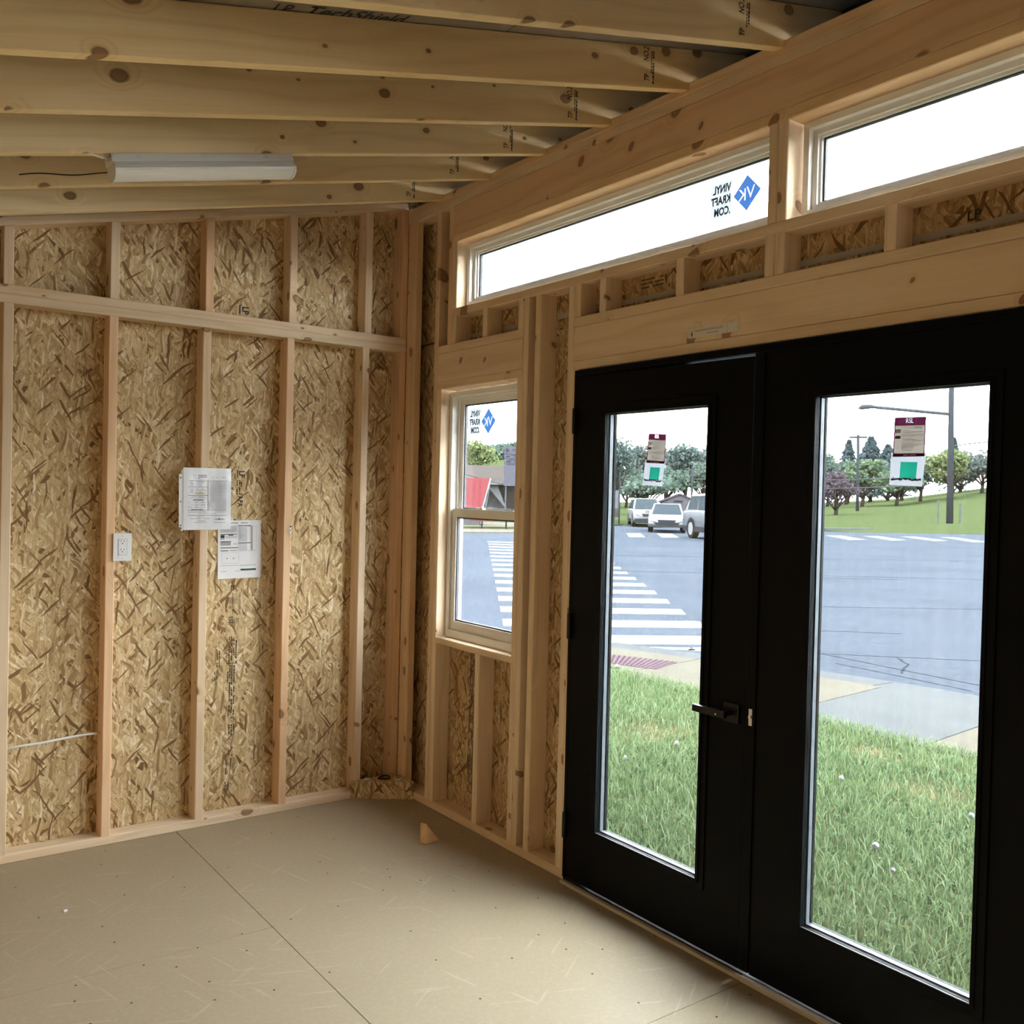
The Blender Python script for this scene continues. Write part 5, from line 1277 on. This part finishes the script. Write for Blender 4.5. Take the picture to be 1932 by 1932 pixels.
mb = MB(); mb.prism([P(-4.2, -1.9, 2.35), P(-1.9, -1.9, 3.05), P(.9, -1.9, 2.35)], uy*4); mb.build('porch_roof', ROOFB, t)
mb = MB(); mb.prism([P(-4.0, -1.93, 2.36), P(-1.9, -1.93, 2.98), P(.6, -1.93, 2.36)], uy*.05); mb.build('porch_gable', WALLW, t)
mb = MB(); mb.prism([P(.35, -1.2, 2.36), P(2.9, -1.2, 2.36), P(2.9, -.4, .9), P(1.15, -.4, .9)], uy*.12); mb.build('canopy', ROOFB, t)
mb = MB(); mb.prism([P(-.3, -1.3, 2.3), P(.42, -1.3, 2.3), P(.95, -1.3, .9), P(.9, -1.3, .9)], uy*.08); mb.build('canopy_side', WALLW, t)
mb = MB(); lbox(mb, P, -.75, -.3, -1.35, -1.2, 1.05, 1.7); mb.build('notice_board', plain('notice_grey', (.05, .05, .055), .8, 0, 0), t)
for a in (-3.1, 1.9): 
    mb = MB(); lbox(mb, P, a, a+.9, -.03, .02, .9, 1.7); w = mb.build('window', TRIMW, t); mb = MB(); lbox(mb, P, a+.08, a+.82, -.05, -.02, .98, 1.62); mb.build('pane', CGLASS, w)
mb = MB(); lbox(mb, P, -1.75, -1.55, -1.75, -1.55, 0, 2.4); mb.build('porch_post', TRIMW, t)
# red shed with a steep roof in front
o = (25.45, 37.35, G); P = LB(o)
t = empty('red_shed', o, label='steep red metal roofed shed in the hung window', cat='shed')
mb = MB(); mb.prism([P(-2.2, 0, .97), P(.62, 0, .97), P(1.02, .9, 2.60), P(-2.2, .9, 2.60)], uy*.1); rf = mb.build('roof', REDM, t)
for k in range(9):
    a = -2.1+k*.32; mb = MB(); mb.prism([P(a, -.02, .97), P(a+.03, -.02, .97), P(a+.03+.05, .88, 2.60), P(a+.05, .88, 2.60)], uy*.03); mb.build('roof_rib', REDM, rf)
mb = MB(); lbox(mb, P, -2.1, .55, .25, 2.2, 0, 1.1); mb.build('wall', WALLG, t)
mb = MB(); mb.prism([P(.63, -.02, .95), P(.70, -.02, .95), P(1.12, .9, 2.62), P(1.03, .9, 2.62)], uy*.12); mb.build('barge_board', TRIMW, t)
mb = MB(); mb.prism([P(.66, .1, .0), P(.66, 2.2, .0), P(1.05, 1.6, 2.5), P(1.05, 1.0, 2.5)], ux*.05); mb.build('gable', WALLW, t)
mb = MB(); lbox(mb, P, -.95, -.35, .20, .27, .35, .8); mb.build('window', CGLASS, t)
# grey sign tower
o = (33.0, 44.1, G); P = LB(o)
t = empty('sign_tower', o, label='tall grey sign board standing above the brown roof', cat='sign')
SG = plain('sign_grey', (.038, .038, .046), .8, 0, 0); SD = plain('sign_print', (.018, .018, .022), .8, 0, 0)
mb = MB(); lbox(mb, P, -.40, .95, -.1, .15, 2.3, 4.80); mb.build('board', SG, t)
for z in (3.75, 4.05, 4.33): mb = MB(); lbox(mb, P, -.40, .95, -.115, -.10, z, z+.025); mb.build('panel_line', SD, t)
for a in (-.3, .7): mb = MB(); lbox(mb, P, a, a+.1, 0, .1, 0, 2.4); mb.build('leg', SG, t)
mb = MB()
for a, b, z, h in ((-.30, -.12, 4.45, .22), (.10, .60, 4.62, .03), (.15, .5, 4.52, .03), (-.25, -.05, 4.15, .08), (.25, .42, 4.15, .09), (.0, .3, 4.26, .03), (-.25, .0, 3.84, .08), (.22, .45, 3.84, .08), (-.1, .3, 3.96, .03), (-.2, .4, 3.66, .03)): lbox(mb, P, a, b, -.118, -.10, z, z+h)
mb.build('sign_print', SD, t)
# picnic table with red tops and a red bin
o = (24.4, 33.6, G); P = LB(o)
t = empty('picnic_table', o, label='red picnic table in the yard across the road', cat='table')
REDP = plain('red_plastic', (.075, .013, .015), .7, 0, 0)
mb = MB(); lbox(mb, P, -.85, .85, -.35, .35, .74, .80); mb.build('table_top', REDP, t, bevel=.03)
for s in (-1, 1): mb = MB(); lbox(mb, P, -1.2, 1.2, s*.85-.15, s*.85+.15, .44, .49); mb.build('bench', REDP, t, bevel=.02)
for a in (-.6, .6):
    for s in (-1, 1): MB().tube([P(a, s*.25, .74), P(a, s*.75, 0)], .03, 6).build('leg', TRIM, t)
o = (22.2, 33.7, G); P = LB(o)
t = empty('litter_bin', o, label='dark litter bin with a red front in the yard', cat='bin')
mb = MB(); lbox(mb, P, -.28, .28, -.25, .25, .06, 1.15); mb.build('bin_body', TRIM, t, bevel=.03)
mb = MB(); lbox(mb, P, -.20, .18, -.28, -.24, .12, .62); mb.build('front_panel', REDP, t)
# pale gabled house behind the cars
o = (77.2, 71.5, .0); ux = Vector((.73, -.68, 0)); uy = Vector((.68, .73, 0)); P = LB(o)
t = empty('gabled_house', o, label='pale gabled house behind the white sedan', cat='house')
mb = MB(); lbox(mb, P, -1.9, 2.6, 0, 5, -.3, 1.2); mb.build('wall', plain('lavender_siding', (.045, .041, .048), .8, 0, 0), t)
mb = MB(); mb.prism([P(-1.9, 0, 1.2), P(2.6, 0, 1.2), P(.2, 0, 2.1)], uy*5); mb.build('gable', plain('lavender_gable', (.047, .043, .050), .8, 0, 0), t)
mb = MB(); mb.prism([P(-2.2, -.2, 1.15), P(.2, -.2, 2.12), P(2.9, -.2, 1.10), P(2.9, -.2, 1.25), P(.2, -.2, 2.27), P(-2.2, -.2, 1.30)], uy*5.4); mb.build('roof', plain('slate_roof', (.028, .025, .031), .8, 0, 0), t)
MB().box((0, 0, 0), (1, 1, 1)); mb = MB(); lbox(mb, P, -.5, .5, -.05, .02, 1.25, 1.45); mb.build('gable_sign', TRIM, t)
# low pale stores in the left background
o = (58.0, 66.5, G); P = LB(o)
t = empty('store_building', o, label='low pale stores at the left edge of the left door view', cat='building')
mb = MB(); lbox(mb, P, -8, 1.0, 0, 5, 0, 1.6); mb.build('wall', WALLW, t)
mb = MB(); lbox(mb, P, -8.3, 1.3, -.3, 5.3, 1.6, 1.9); mb.build('roof', ROOFB, t)
mb = MB(); lbox(mb, P, -2.6, -1.4, -.05, .02, .7, 1.3); mb.build('red_board', REDM, t)
